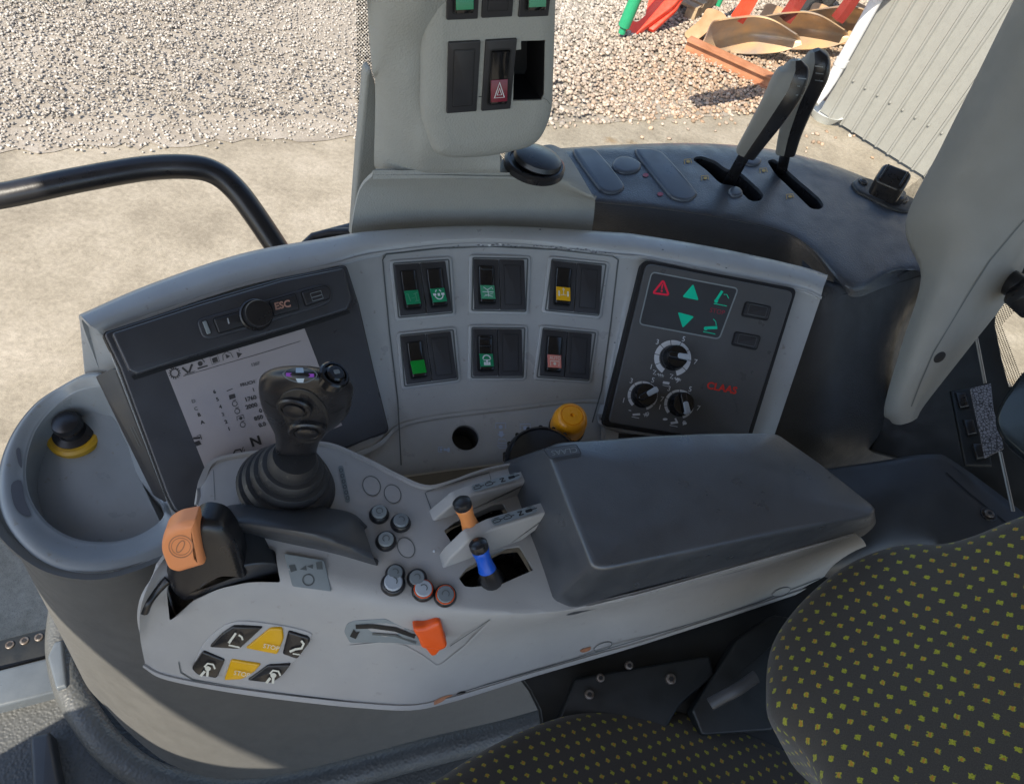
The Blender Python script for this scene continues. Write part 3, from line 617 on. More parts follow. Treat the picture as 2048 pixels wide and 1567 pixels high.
m_ = MB(); m_.prism(HZ(HF - .03), fil([(58, 1470), (100, 1460), (120, 1567), (125, 1700), (70, 1700)], 10), -.03, 0, 'darksmooth', .006); pd_ = m_.build('foot_pedal'); tag(pd_, 'dark smooth pedal standing up from the mat at the bottom left', 'pedal')
# right window pane with dotted border, left pane
def pane(name, pl, poly, hole, label):
    t = thing(name, pl.P(*poly[0]), label, 'window')
    fr = Fr(pl.P(*poly[0]), TX, pl.n)
    def loc(q): d = pl.P(*q) - fr.o; return (d.dot(fr.ex), d.dot(fr.ey))
    o_ = [loc(q) for q in poly]; i_ = [loc(q) for q in hole]
    m_ = MB(); m_.add([fr.P(x, y, 0) for x, y in i_], [list(range(len(i_)))], 'glass'); m_.build('pane', t)
    m_ = MB(); n = len(o_); m_.add([fr.P(x, y, .001) for x, y in o_ + i_], [[k, (k + 1) % n, n + (k + 1) % n, n + k] for k in range(n)], 'frit', o_ + i_); m_.build('dotted_border', t)
pane('side_window', WP, [(714, 330), (710, -350), (2300, -700), (2420, 420), (1790, 450), (1300, 330)], [(762, 300), (760, -300), (2200, -600), (2200, 100), (1775, 402), (1340, 300)], 'clear side window with a black dotted border behind the hand levers')
# handrail outside
t = thing('grab_rail', D(0, 390, .85), 'black bent tubular grab rail outside at the left', 'grab rail')
m_ = MB(); m_.tube(cat([D(-160, 412, .80), D(0, 392, .82), D(150, 361, .84), D(290, 337, .86), D(380, 334, .87), D(430, 346, .88), D(470, 378, .89), D(510, 430, .90), D(570, 520, .92), D(600, 570, .93)], 6), .0145, 'blacktube', 20)
m_.build('tube', t)
m_ = MB(); m_.tube([D(600, 500, .86), D(628, 474, .86), D(660, 466, .86), D(720, 464, .86)], .006, 'blacktube', 12); m_.build('bracket', t)
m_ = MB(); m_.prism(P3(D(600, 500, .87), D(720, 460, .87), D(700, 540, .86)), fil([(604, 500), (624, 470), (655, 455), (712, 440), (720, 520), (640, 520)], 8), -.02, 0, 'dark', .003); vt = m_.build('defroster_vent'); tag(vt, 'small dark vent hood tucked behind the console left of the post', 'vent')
m_ = MB()
# ================================================================ rear shelf with hand levers
shelf = thing('rear_shelf', V(1400, 400, .45), 'large dark grained window shelf with blister pads and lever slots', 'shelf')
top = [[(1118, 305, .50), (1250, 298, .50), (1400, 296, .50), (1540, 308, .50), (1660, 338, .50), (1770, 382, .50), (1840, 420, .50), (1880, 470, .50)],
       [(1120, 297, .452), (1250, 290, .45), (1400, 288, .45), (1540, 300, .45), (1660, 330, .45), (1770, 374, .45), (1836, 415, .452), (1870, 460, .455)],
       [(1140, 325, .445), (1262, 325, .445), (1420, 335, .445), (1560, 352, .445), (1670, 385, .445), (1770, 425, .445), (1836, 470, .446), (1880, 520, .45)],
       [(1162, 360, .445), (1282, 368, .445), (1430, 380, .445), (1570, 405, .445), (1660, 440, .445), (1750, 480, .445), (1835, 520, .447), (1890, 575, .452)],
       [(1188, 399, .447), (1300, 410, .447), (1430, 427, .447), (1560, 455, .447), (1628, 492, .447), (1705, 560, .450), (1775, 548, .453), (1850, 524, .46)],
       [(1189, 406, .455), (1300, 417, .455), (1430, 435, .455), (1556, 463, .455), (1622, 500, .455), (1694, 590, .464), (1772, 573, .464), (1852, 545, .472)]]
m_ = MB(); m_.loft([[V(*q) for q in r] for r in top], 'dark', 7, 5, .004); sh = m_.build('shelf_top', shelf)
SB = Bvh(sh); SP = HZ(.445)
slot1 = fil([(1383, 318), (1400, 312), (1432, 322), (1452, 338), (1480, 344), (1520, 380), (1528, 392), (1520, 402), (1500, 402), (1470, 372), (1440, 368), (1410, 338)], 10)
slot2 = fil([(1533, 322), (1548, 318), (1572, 338), (1640, 398), (1648, 412), (1640, 419), (1622, 418), (1552, 350)], 9)
sh.parent = None; bpy.context.view_layer.update()
for s_ in (slot1, slot2): cut(sh, SP, s_, -.03, .03)
attach(sh, shelf)
m_ = MB()
for s_ in (slot1, slot2): liner(m_, SP, s_, .035, 'satin', -.002, 2)
m_.build('slot_liner', shelf)
m_ = MB()
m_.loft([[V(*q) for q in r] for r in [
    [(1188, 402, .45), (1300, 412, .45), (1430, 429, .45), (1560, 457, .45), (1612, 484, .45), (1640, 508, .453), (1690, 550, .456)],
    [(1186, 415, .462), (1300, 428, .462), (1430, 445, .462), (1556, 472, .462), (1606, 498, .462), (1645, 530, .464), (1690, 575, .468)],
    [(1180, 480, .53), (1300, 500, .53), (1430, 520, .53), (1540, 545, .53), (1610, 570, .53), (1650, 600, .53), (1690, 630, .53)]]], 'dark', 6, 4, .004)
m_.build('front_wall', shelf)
m_ = MB()
m_.loft([[V(*q) for q in r] for r in [
    [(1605, 520, .458), (1655, 560, .462), (1720, 568, .464), (1790, 550, .466), (1842, 530, .470), (1880, 540, .486)],
    [(1600, 570, .475), (1660, 592, .465), (1720, 583, .463), (1790, 565, .465), (1846, 545, .468), (1885, 560, .49)],
    [(1540, 740, .57), (1640, 760, .55), (1710, 755, .55), (1760, 730, .55), (1800, 690, .56), (1850, 680, .60)],
    [(1490, 870, .63), (1620, 900, .61), (1700, 895, .61), (1760, 870, .61), (1810, 845, .62), (1870, 850, .65)],
    [(1480, 980, .76), (1600, 1000, .75), (1690, 975, .74), (1760, 950, .72), (1880, 900, .70), (1960, 880, .70)]]], 'darkwall', 6, 5, .004)
sw = m_.build('side_wall', shelf); SW = Bvh(sw)
m_ = MB(); m_.stroke(SW, [(1648, 594), (1690, 588), (1740, 577), (1790, 567), (1840, 551)], 2.2, .0006, 'black'); m_.build('seam', shelf)
for poly in (c2([(1146, 308), (1158, 299), (1185, 300), (1205, 318), (1244, 368), (1244, 382), (1225, 389), (1203, 384), (1186, 366)], 4), c2([(1271, 309), (1284, 300), (1312, 303), (1334, 318), (1388, 382), (1389, 396), (1372, 404), (1345, 398), (1325, 378)], 4), c2([(1224, 331), (1236, 317), (1262, 318), (1281, 330), (1276, 344), (1250, 349), (1230, 342)], 4), c2([(1486, 324), (1500, 316), (1520, 320), (1518, 330), (1500, 333)], 4), c2([(1456, 384), (1466, 375), (1480, 380), (1484, 392), (1466, 395)], 4)):
    m_ = MB(); m_.prism(SB, poly, -.002, .0035, 'blister', .0028, 4); m_.build('blister_pad', shelf)
# printed marks on the shelf
m_ = MB()
for x, y in ((1376, 324), (1410, 357), (1527, 342), (1580, 394)):
    m_.stroke(SB, [(x - 7, y + 5), (x - 8, y - 4), (x + 5, y - 5), (x + 7, y + 3)], 1.5, .0008, 'amber'); m_.flat(SB, circ(x, y, 4, 3, 10), .0008, 'amber')
for x, y in ((1291, 351), (1320, 389)):
    m_.flat(SB, circ(x, y, 6, 4, 10), .0008, 'reddim')
m_.build_split('printed_mark', shelf)
# levers
def lever(base, pts, label, ribs=()):
    # pts: centre line (px,py,d); paddle-shaped grip
    t = thing('hand_lever', V(base[0], base[1], .45), label, 'lever', 'hand levers on the shelf')
    m_ = MB(); m_.tube([V(base[0], base[1] + 6, .475), D(*pts[0])], [.0075, .0065], 'satin', 12, .45, side=XC + YC * .4); m_.build('rod', t)
    C = cat([D(*p) for p in pts], 5); W = cat([Vector((w_, 0, 0)) for w_ in (.013, .0145, .0165, .018, .0185, .016, .010)], 5)
    sdv = (XC * 1.0 + YC * .45).normalized()
    def hull(half, inner, mname):
        R = []
        for i, c in enumerate(C):
            tt = (C[min(i + 1, len(C) - 1)] - C[max(i - 1, 0)]).normalized(); s2 = (sdv - tt * sdv.dot(tt)).normalized(); u = tt.cross(s2)
            if u.dot(CAM - c) < 0: u = -u
            r = W[min(i, len(W) - 1)].x
            ring = []
            for k in range(24):
                a = 2 * math.pi * k / 24; x = math.copysign(abs(math.cos(a)) ** .6, math.cos(a)) * r * half; z = math.copysign(abs(math.sin(a)) ** .6, math.sin(a)) * r * .75 * inner
                ring.append(c + s2 * (x + r * (1 - half) * .75) + u * z)
            R.append(ring)
        e = C[-1] + (C[-1] - C[-2]).normalized() * .004; R.append([e + (p - C[-1]) * .55 for p in R[-1]])
        m2 = MB(); m2.rings(R, mname); return m2
    ge = hull(.62, 1.06, 'satin').build('grip_edge', t); GB = Bvh(ge); m2 = MB()
    for a, b in ribs: m2.stroke(GB, [a, b], 2.0, .0006, 'capgrey')
    m2.build('grip_ribs', t)
    sdv = -sdv
    hull(.68, 1.0, 'greypillar').build('grip', t)
    return t
lever((1560, 352), [(1572, 302, .87), (1582, 262, .845), (1598, 215, .815), (1614, 175, .79), (1626, 145, .775), (1631, 122, .765), (1630, 108, .76)], 'taller hand lever further back with the slimmer visible grip', [((1630, 132), (1646, 134)), ((1631, 146), (1647, 148)), ((1630, 160), (1646, 162))])
lever((1452, 370), [(1494, 302, .80), (1515, 270, .775), (1540, 232, .75), (1562, 196, .73), (1578, 165, .72), (1588, 142, .712), (1590, 128, .708)], 'nearer hand lever leaning right with broad grey and black paddle grip', [((1596, 156), (1612, 158)), ((1594, 172), (1611, 174)), ((1591, 190), (1608, 192))])
# socket with black cap
m_ = MB(); m_.prism(SB, fil([(1700, 368), (1716, 357), (1742, 362), (1765, 378), (1800, 388), (1830, 402), (1832, 418), (1812, 428), (1780, 420), (1745, 402), (1712, 386)], 8), 0, .004, 'rubber', .0025); sock = m_.build('socket', shelf)
m_ = MB(); fr = frame(SP, 1775, 398); m_.lathe(fr.o, UP, [(.017, 0), (.0185, .004), (.018, .013), (.0155, .015)], 'satin', 28); m_.build('socket_collar', sock)
m_ = MB(); cf = Fr(D(1782, 362, .775), XC * .95 - YC * .1, UP * .55 - YC * .5 - XC * .12)
m_.prism(cf, rrect(0, 0, .032, .030, .008), -.014, .008, 'satin', .004)
for x in (-.0105, .0105): m_.prism(cf, rrect(x, 0, .0022, .022, .001), .008, .0105, 'satin', .001)
for k in range(8): a = k * math.pi / 4; m_.prism(cf, circ(.005 * math.cos(a), .003 * math.sin(a), .0011, n=6), .008, .0086, 'satin')
m_.build('socket_cap', sock)
for x, y, mm in ((1722, 370, 'satin'), (1803, 404, 'bolt')):
    m_ = MB(); fr = frame(SP, x, y); m_.prism(fr, circ(0, 0, .0062, n=20), .002, .0075, mm, .002); m_.prism(fr, circ(0, 0, .003, n=6), .0076, .0079, 'black'); m_.build('screw', sock)
# ================================================================ post with switch box
post = thing('switch_post', V(900, 460, .46), 'grey upright post carrying a leather-grained box of rocker switches', 'post')
m_ = MB()
m_.loft([[V(*q) for q in r] for r in [
    [(750, 338, .398), (850, 335, .395), (1000, 320, .392), (1090, 290, .392), (1124, 297, .40)],
    [(745, 349, .395), (860, 349, .392), (1000, 351, .392), (1110, 345, .392), (1142, 318, .398)],
    [(745, 352, .398), (860, 353, .396), (1000, 356, .397), (1110, 362, .398), (1186, 392, .412)],
    [(720, 380, .42), (850, 385, .422), (1000, 388, .424), (1110, 390, .425), (1190, 402, .43)],
    [(706, 440, .45), (850, 430, .452), (1000, 430, .453), (1110, 430, .453), (1188, 430, .455)],
    [(700, 500, .49), (850, 490, .49), (1000, 490, .49), (1110, 490, .49), (1180, 490, .49)]]], 'greytrim', 6, 5, .004)
m_.build('plinth', post)
m_ = MB(); fp = P3(D(705, 470, .80), D(740, 145, .64), D(760, 360, .75)); m_.prism(fp, fil([(704, 480), (718, 300), (733, 145, 8), (742, 138, 8), (752, 170, 8), (756, 300), (764, 330), (850, 352), (850, 420), (720, 480)], 6), -.012, 0, 'greytrim', .003); m_.build('fin', post)
# column behind the box
m_ = MB()
cl = [[D(752, 338, .70), D(775, 344, .69), D(820, 346, .68), D(870, 346, .675), D(1000, 346, .68)],
      [D(748, 322, .69), D(775, 330, .68), D(820, 332, .668), D(870, 332, .662), D(1000, 332, .67)],
      [D(750, 240, .65), D(778, 245, .635), D(825, 262, .628), D(870, 282, .63), D(1000, 290, .66)],
      [D(750, 160, .61), D(778, 160, .595), D(830, 160, .585), D(890, 160, .60), D(1000, 160, .62)],
      [D(745, 145, .60), D(776, 100, .57), D(830, 90, .56), D(890, 90, .57), D(1000, 90, .59)],
      [D(737, 60, .575), D(774, 0, .53), D(832, 0, .52), D(890, 0, .53), D(1000, 0, .55)],
      [D(735, -30, .53), D(770, -200, .47), D(832, -200, .46), D(890, -200, .47), D(1000, -200, .50)]]
m_.loft(cl, 'greytrim', 5, 5, .006); m_.build('column_cover', post)
BP = P3(D(893, 85, .555), D(893, 225, .60), D(1025, 80, .570))
m_ = MB(); m_.prism(BP, fil([(846, -500), (848, 250, 60), (872, 318, 30), (905, 328, 30), (985, 325, 60), (1082, 302, 40), (1112, 240, 60), (1123, -60), (1130, -500)], 30, 7), -.075, 0, 'greytrim', .012, 5)
bx_ = m_.build('switch_box')
hole = [(1042, 82), (1091, 81), (1089, 190), (1083, 201), (1026, 202), (1029, 101), (1042, 99)]
cut(bx_, BP, hole, -.05, .02, BP.n); attach(bx_, post)
m_ = MB(); liner(m_, BP, hole, .046, 'black', -.0015, -1.0); m_.build('empty_slot', post)
m_ = MB(); m_.prism(Pln(BP.o - BP.n * .022, BP.n), fil([(893, 324), (1008, 318), (1000, 342, 8), (990, 348, 8), (898, 348, 8)], 6), -.05, .0, 'greytrim', .004); m_.build('lower_lip', post)
# round lid on the plinth
m_ = MB(); o_ = V(1070, 325, .385)
m_.lathe(o_, UP, [(.031, -.006), (.031, .0), (.0285, .002), (.026, .002), (.0255, .000)], 'satin', 40); lid = m_.build('cup_lid', post)
m_ = MB(); m_.lathe(o_ + TX * .002, UP + TX * .08, [(.0235, .001), (.025, .003), (.0235, .007), (.017, .0095), (.001, .010)], 'satin', 40); m_.build('lid_dome', lid)

# ---- rocker switches: built in a local frame, W x H metres
def lens_icon(m_, fr, icon, w_, y0, y1, z):
    P = lambda x, y: (x * w_, y0 + (y + .5) * (y1 - y0)); k = w_
    st = lambda pts, wd=.07, cl_=False: m_.stroke(fr, [P(*q) for q in pts], wd * k, z, icon[1], cl_)
    fl_ = lambda pts: m_.flat(fr, [P(*q) for q in pts], z, icon[1])
    t = icon[0]
    if t == 'tri':
        st([(-.3, -.3), (.3, -.3), (0, .38)], .07, True); st([(-.14, -.18), (.14, -.18), (0, .12)], .055, True)
    elif t == 'axle': st([(-.4, .25), (-.22, .2)]); st([(-.28, .2), (-.2, -.3)]); st([(.1, .2), (.4, .3)]); st([(.25, .25), (.25, -.3)]); st([(.12, -.32), (.38, -.28)]); st([(-.1, -.1), (.2, -.02)], .04)
    elif t == 'lock': st([(.3 * math.cos(a), .05 - .36 * math.sin(a)) for a in [k2 * math.pi / 10 for k2 in range(11)]]); st([(-.4, .05), (-.18, .05)], .16); st([(.4, .05), (.18, .05)], .16); fl_([(-.08, -.08), (.08, -.08), (.08, .12), (-.08, .12)]); st([(-.1, .38), (-.2, .22)]); st([(.1, .38), (.2, .22)])
    elif t == 'tip': st([(-.4, 0), (.4, 0)], .05); st([(-.3, .35), (-.05, .15), (.3, .35), (.35, .2)], .05); st([(0, .15), (0, -.35)], .05); st([(-.25, -.2), (.3, -.35)], .04); st([(-.35, -.35), (.35, -.1)], .03)
    elif t == 'susp': st([(-.32, .2), (-.32, -.2)], .12); st([(.32, .2), (.32, -.2)], .12); st([(0, -.05), (0, .4)], .05); st([(-.08, .28), (0, .42), (.08, .28)], .05); st([(-.2, -.1), (.2, -.1)], .04)
    elif t == 'tractor': st([(.28 * math.cos(a), .08 + .3 * math.sin(a)) for a in [k2 * math.pi / 8 for k2 in range(9)]], .09); fl_([(-.1, -.4), (.1, -.4), (.06, .05), (-.06, .05)]); st([(-.25, 0), (.25, 0)], .08); fl_([(-.24, -.4), (-.1, -.4), (-.1, -.15), (-.24, -.15)]); fl_([(.1, -.4), (.24, -.4), (.24, -.15), (.1, -.15)])
    elif t == 'auto': a = P(-.38, .12); m_.text(fr, 'AUTO', a, (.30 * k, 0), (0, .36 * k), z, icon[1]); st([(-.3, -.38), (-.34, .0), (.34, .0), (.3, -.38)], .06); fl_([(.11 * math.cos(q) , -.2 + .13 * math.sin(q)) for q in [k2 * math.pi / 4 for k2 in range(8)]])
def switch(surf, quad, kind, parent, name='rocker_switch', lens=None, icon=None, extra=None):
    # quad: upper-left, upper-right, lower-right, lower-left in photo pixels
    p = [surf.P(x, y) for x, y in quad]; c = sum(p, Vector()) / 4; ex = (p[1] - p[0]) + (p[2] - p[3]); ey = (p[0] - p[3]) + (p[1] - p[2])
    n_ = ex.cross(ey).normalized(); n_ = n_ if n_.dot(CAM - c) > 0 else -n_
    W, H = ex.length / 2, ey.length / 2; fr = Fr(c, ex, n_)
    if fr.ey.dot(ey) < 0: fr.ey = -fr.ey
    m_ = MB(); m_.prism(fr, rrect(0, 0, W, H, .001), -.006, .0022, 'bezel', .0007)
    if kind == 'blank':
        m_.stroke(fr, rrect(0, 0, W * .66, H * .80, .0008), .0006, .00235, 'black', True)
        m_.prism(fr, rrect(0, 0, W * .62, H * .77, .0008), .0015, .0027, 'bezel', .0003)
        sc_ = m_.build(name, parent); return sc_
    m_.prism(fr, rrect(0, -.001, W * .70, H * .80, .003), .0015, .00235, 'black')
    sw_ = m_.build(name, parent)
    rw, y1, ym, y0 = W * .60, H * .37, -H * .02, -H * .38
    pf = [(y1, .001), (y1 - .001, .0045), (y1 * .5, .0036), (ym, .0040), (y0 + .003, .0080), (y0 + .001, .0078), (y0 - .001, .001)]
    vs = []; n = len(pf); bv = .0012
    for x, k in ((-rw / 2, 0), (-rw / 2 + bv, 1), (rw / 2 - bv, 1), (rw / 2, 0)):
        for y, z in pf: vs.append(fr.P(x, y * (1 if k else .985), z - (0 if k else min(bv, z - .0005))))
    fs = []
    for a in range(3):
        for i in range(n - 1): fs.append([a * n + i, a * n + i + 1, (a + 1) * n + i + 1, (a + 1) * n + i])
    fs += [[i for i in range(n)][::-1], [3 * n + i for i in range(n)]]
    m2 = MB(); m2.add(vs, fs, 'gloss')
    if extra:
        for yy in extra: m2.prism(fr, rrect(0, H * yy, rw * .8, H * .05, .0012), .003, .0058, 'gloss', .0008)
    m2.build('rocker', sw_, 50)
    if lens:
        m3 = MB(); a0, a1 = ym - .0005, y0 + .0035
        # lens lies along the sloping lower half
        P0, P1 = fr.P(0, a0, .0042), fr.P(0, a1, .0078); ln = (P1 - P0); n2 = fr.ex.cross(ln).normalized(); n2 = n2 if n2.dot(fr.n) > 0 else -n2
        lf = Fr((P0 + P1) / 2, fr.ex, n2); lf.ey = -ln.normalized(); hh = ln.length
        m3.prism(lf, [(-rw * .46, -hh / 2), (rw * .46, -hh / 2), (rw * .46, hh / 2), (-rw * .46, hh / 2)], -.001, .0006, lens, .0003)
        if icon: lens_icon(m3, lf, icon, rw * .92, -hh / 2, hh / 2, .00075)
        m3.build('lens', sw_)
    return sw_
switch(BP, [(894, 83), (957, 80), (955, 220), (894, 225)], 'blank', post, 'blanking_plate')
switch(BP, [(967, 79), (1029, 76), (1023, 215), (965, 220)], 'rocker', post, lens='redlens', icon=('tri', 'white'))
switch(BP, [(893, -110), (959, -112), (957, 36), (894, 38)], 'rocker', post, lens='greenlens')
switch(BP, [(965, -113), (1029, -115), (1028, 31), (966, 34)], 'blank', post, 'blanking_plate')
switch(BP, [(1042, -115), (1106, -117), (1102, 30), (1042, 32)], 'rocker', post, lens='greenpale')
m_ = MB(); m_.stroke(BP, [(957, 193), (966, 193)], 1.5, .0004, 'black'); m_.stroke(BP, [(1084, 195), (1094, 200), (1100, 208)], 1.0, .0004, 'glyph'); m_.build_split('crack', post)
# ================================================================ side console
con = thing('side_console', V(950, 700, .55), 'curved grey console with terminal screen, rocker switches and dials', 'console')
ST = [((157, 634), (208, 670), (345, 1032), (362, 1064)), ((300, 571), (330, 627), (480, 987), (500, 1012)), ((480, 510), (500, 572), (620, 935), (640, 962)),
      ((640, 480), (650, 540), (745, 888), (755, 950)), ((760, 464), (768, 511), (812, 842), (830, 938)), ((980, 455), (985, 493), (1000, 815), (985, 918)),
      ((1210, 466), (1232, 515), (1196, 800), (1196, 900)), ((1290, 474), (1292, 522), (1212, 846), (1205, 925)), ((1450, 501), (1440, 553), (1350, 868), (1335, 930)),
      ((1600, 535), (1592, 582), (1492, 888), (1480, 950)), ((1653, 552), (1640, 600), (1548, 872), (1530, 950))]
def inter(a, b, t): return (a[0] + (b[0] - a[0]) * t, a[1] + (b[1] - a[1]) * t)
rows = [[] for _ in range(8)]
for i, (ro, ri, fb, lf) in enumerate(ST):
    rows[0].append(V(ro[0], ro[1], .452) - UP * .06 + TY * .0)
    rows[1].append(V(ro[0], ro[1], .452))
    mid = inter(ro, ri, .45); rows[2].append(V(mid[0], mid[1], .445))
    rows[3].append(V(ri[0], ri[1], .455))
    a, b = V(ri[0], ri[1], .455), V(fb[0], fb[1], .555)
    rows[4].append(a.lerp(b, .06)); 
    rows[5].append(a.lerp(b, .97)); rows[6].append(b)
    rows[7].append(V(lf[0], lf[1], .570))
rows.append([p - UP * .012 + (CAM - p).normalized() * -.004 for p in rows[7]])
m_ = MB(); m_.loft(rows, 'grey', 6, 4, .004); fc_ = m_.build('fascia'); CB = Bvh(fc_)
hole = circ(931, 875, 27, 25, 32, .2); LP = CB.plane([(900, 860), (960, 860), (960, 895), (900, 895)])
cut(fc_, LP, hole, -.03, .03); attach(fc_, con)
m_ = MB(); liner(m_, LP, hole, .03, 'darksmooth', -.001, 1.0); m_.build('round_hole', con)
m_ = MB(); m_.stroke(LP, circ(931, 875, 29, 27, 32, .2), 2.2, .0006, 'grey', True); m_.build('hole_rim', con)
# lines: recessed outline of the switch field
m_ = MB()
m_.stroke(CB, [(802, 930), (795, 800), (778, 660), (765, 520), (772, 508), (880, 496), (985, 493), (1110, 499), (1225, 512), (1236, 520), (1222, 640), (1203, 780), (1184, 845)], 2.6, .0008, 'glyph'); m_.build('field_groove', con)
m_ = MB(); rr_ = random.Random(3)
for k in range(60):                                         # chipped paint along the crease
    x = rr_.uniform(900, 1230); y = 491 + (x - 985) ** 2 * .00028 + rr_.uniform(-3, 3); m_.flat(CB, circ(x, y, rr_.uniform(1, 4), rr_.uniform(.6, 1.3), 7), .0007, 'chip' if k % 3 else 'white')
for x, y in ((800, 555), (1080, 460), (1140, 560), (1155, 590), (1452, 536), (1070, 740), (1215, 880), (1230, 685), (1325, 500)): m_.flat(CB, circ(x, y, 2.2, 1.2, 7), .0007, 'chip')
m_.build_split('paint_chip', con, .025)
# left end cheek
m_ = MB(); m_.prism(P3(V(160, 634, .455), V(245, 735, .50), V(175, 745, .52)), fil([(157, 633), (178, 640), (205, 672), (248, 738), (196, 750), (168, 752)], 5), -.004, 0, 'grey', .0015); m_.build('end_cheek', con)
# small black opening under the right panel
m_ = MB(); m_.prism(CB, [(1237, 866), (1350, 878), (1350, 900), (1237, 884)], -.001, .0008, 'black'); m_.build('lower_slot', con)
# ---- switch pairs
pairs = [
 ([(789, 530), (893, 523), (900, 622), (800, 632)], 841, 846, 845, 852, 'R', 'R'),
]
def quadsplit(q, t0, t1):
    a, b, c, d = q; return [inter(a, b, t0), inter(a, b, t1), inter(d, c, t1), inter(d, c, t0)]
def pair(q, left, right):
    cx = sum(p[0] for p in q) / 4; cy = sum(p[1] for p in q) / 4
    g = [(p[0] + (p[0] - cx) * .20, p[1] + (p[1] - cy) * .19) for p in q]; pl = CB.plane(g)
    m_ = MB(); m_.prism(pl, fil(g, 8), -.006, .0022, 'grey', .0016); g2 = [(p[0] + (p[0] - cx) * .06, p[1] + (p[1] - cy) * .06) for p in q]
    m_.stroke(pl, fil(g2, 3), 3.0, .0024, 'glyph', True); fr_ = m_.build('switch_frame', con)
    pl2 = Pln(pl.o + pl.n * .0026, pl.n)
    for (t0, t1), k in (((0, .492), left), ((.508, 1), right)):
        if k is None: switch(pl2, quadsplit(q, t0, t1), 'blank', con, 'blanking_plate')
        else: switch(pl2, quadsplit(q, t0, t1), 'rocker', con, lens=k[0], icon=k[1], extra=k[2] if len(k) > 2 else None)
pair([(789, 530), (893, 523), (900, 623), (799, 632)], ('greenlens', ('axle', 'greenpale')), ('greenlens', ('lock', 'white')))
pair([(948, 519), (1051, 521), (1047, 620), (946, 618)], ('greenpale', ('tip', 'white'), (.30,)), None)
pair([(1106, 522), (1207, 532), (1193, 628), (1093, 618)], ('yellowlens', ('susp', 'offwhite')), None)
pair([(803, 673), (902, 663), (911, 756), (811, 769)], ('greenbright', None), None)
pair([(946, 658), (1045, 659), (1042, 752), (945, 752)], ('greenlens', ('tractor', 'white'), (.30, .14)), None)
pair([(1088, 659), (1186, 668), (1173, 758), (1076, 751)], ('salmon', ('auto', 'offwhite')), None)
# ---- ledge prints
m_ = MB()
def pto(x, y, s, sh=1):
    m_.stroke(LP, [(x - s, y + s * .5), (x - s, y - s * .6), (x + s, y - s * .6), (x + s, y + s * .5)], 1.6, .0007, 'scaleblue'); m_.flat(LP, circ(x, y + s * .2, s * .42, s * .42, 8), .0007, 'scaleblue')
pto(1001, 852, 10); pto(1050, 854, 10); m_.flat(LP, [(998, 862), (1006, 862), (1006, 868), (1010, 868), (1002, 875), (994, 868), (998, 868)], .0007, 'scaleblue')
m_.stroke(LP, [(995, 886), (997, 878), (1009, 878), (1013, 886)], 1.4, .0007, 'scaleblue', True); m_.stroke(LP, [(994, 891), (1014, 891), (1010, 896), (998, 896)], 1.2, .0007, 'scaleblue', True)
m_.stroke(LP, [(884, 904), (876, 903), (877, 894), (885, 894)], 1.6, .0007, 'scaleblue'); m_.flat(LP, circ(882, 899, 3, 3, 8), .0007, 'scaleblue'); m_.flat(LP, [(887, 896), (893, 898), (898, 894), (900, 899), (898, 905), (892, 901), (887, 902)], .0007, 'scaleblue')
m_.build_split('printed_symbol', con)
# ---- yellow knob and its stem on the ledge
kn = MB(); kp = V(1128, 868, .555); ka = (D(1131, 838, .655) - kp).normalized()
ka = (UP + (CAM - kp).normalized() * .35).normalized()
kn.lathe(kp, ka, [(.0135, 0), (.0135, .012), (.0165, .0135), (.0175, .018), (.0170, .030), (.0150, .037), (.0125, .0395), (.0110, .0400), (.0108, .0392), (.0103, .0392), (.0100, .0400), (.0022, .0404), (.0012, .0385), (.0002, .0385)], 'yellow', 40)
kb = kn.build('yellow_knob', con); m_ = MB(); m_.lathe(kp, ka, [(.0178, .010), (.0182, .013), (.0178, .017)], 'black', 36); m_.build('knob_base', kb)
# ---- right control panel
PQ = [(1289, 524, 14), (1588, 581, 14), (1490, 890, 4), (1211, 846, 12)]
pl = P3(CB.P(1300, 540, .006), CB.P(1575, 590, .006), CB.P(1225, 830, .006)); RPp = Pln(pl.o + pl.n * .003, pl.n)
m_ = MB(); m_.prism(RPp, fil([(1285, 519, 14), (1594, 577, 14), (1496, 895, 4), (1205, 850, 12)], 10), -.012, .0006, 'black', .0006)
m_.prism(RPp, fil([(1291, 527, 14), (1585, 584, 14), (1487, 889, 4), (1215, 845, 12)], 10), 0, .003, 'panel', .0012); hp = m_.build('control_panel', con)
R3 = Pln(RPp.o + RPp.n * .003, pl.n)
m_ = MB(); m_.prism(R3, fil([(1303, 544), (1476, 577), (1438, 678), (1278, 648)], 9), -.001, .0003, 'darksmooth', 0); m_.stroke(R3, fil([(1303, 544), (1476, 577), (1438, 678), (1278, 648)], 9), 2.8, .0005, 'sticker', True)
def rot(pts, cx, cy, a, s=1): return [(cx + s * (x * math.cos(a) - y * math.sin(a)), cy + s * (x * math.sin(a) + y * math.cos(a))) for x, y in pts]
m_.stroke(R3, fil([(1326, 561), (1337, 590), (1306, 586)], 4), 4, .0006, 'redmark', True); m_.stroke(R3, [(1325, 568), (1323, 578)], 3, .0006, 'redmark'); m_.flat(R3, circ(1323, 582, 2.2, 2.2, 8), .0006, 'redmark')
m_.flat(R3, fil([(1386, 568), (1397, 601), (1364, 594)], 4), .0006, 'teal'); m_.flat(R3, fil([(1355, 624), (1388, 633), (1365, 656)], 4), .0006, 'teal')
m_.stroke(R3, [(1432, 601), (1444, 582)], 5.5, .0006, 'teal'); m_.flat(R3, circ(1432, 602, 4, 4, 10), .0006, 'teal'); m_.stroke(R3, [(1447, 589), (1453, 589), (1457, 597)], 1.6, .0006, 'teal'); m_.stroke(R3, [(1427, 607), (1453, 612)], 1.6, .0006, 'teal')
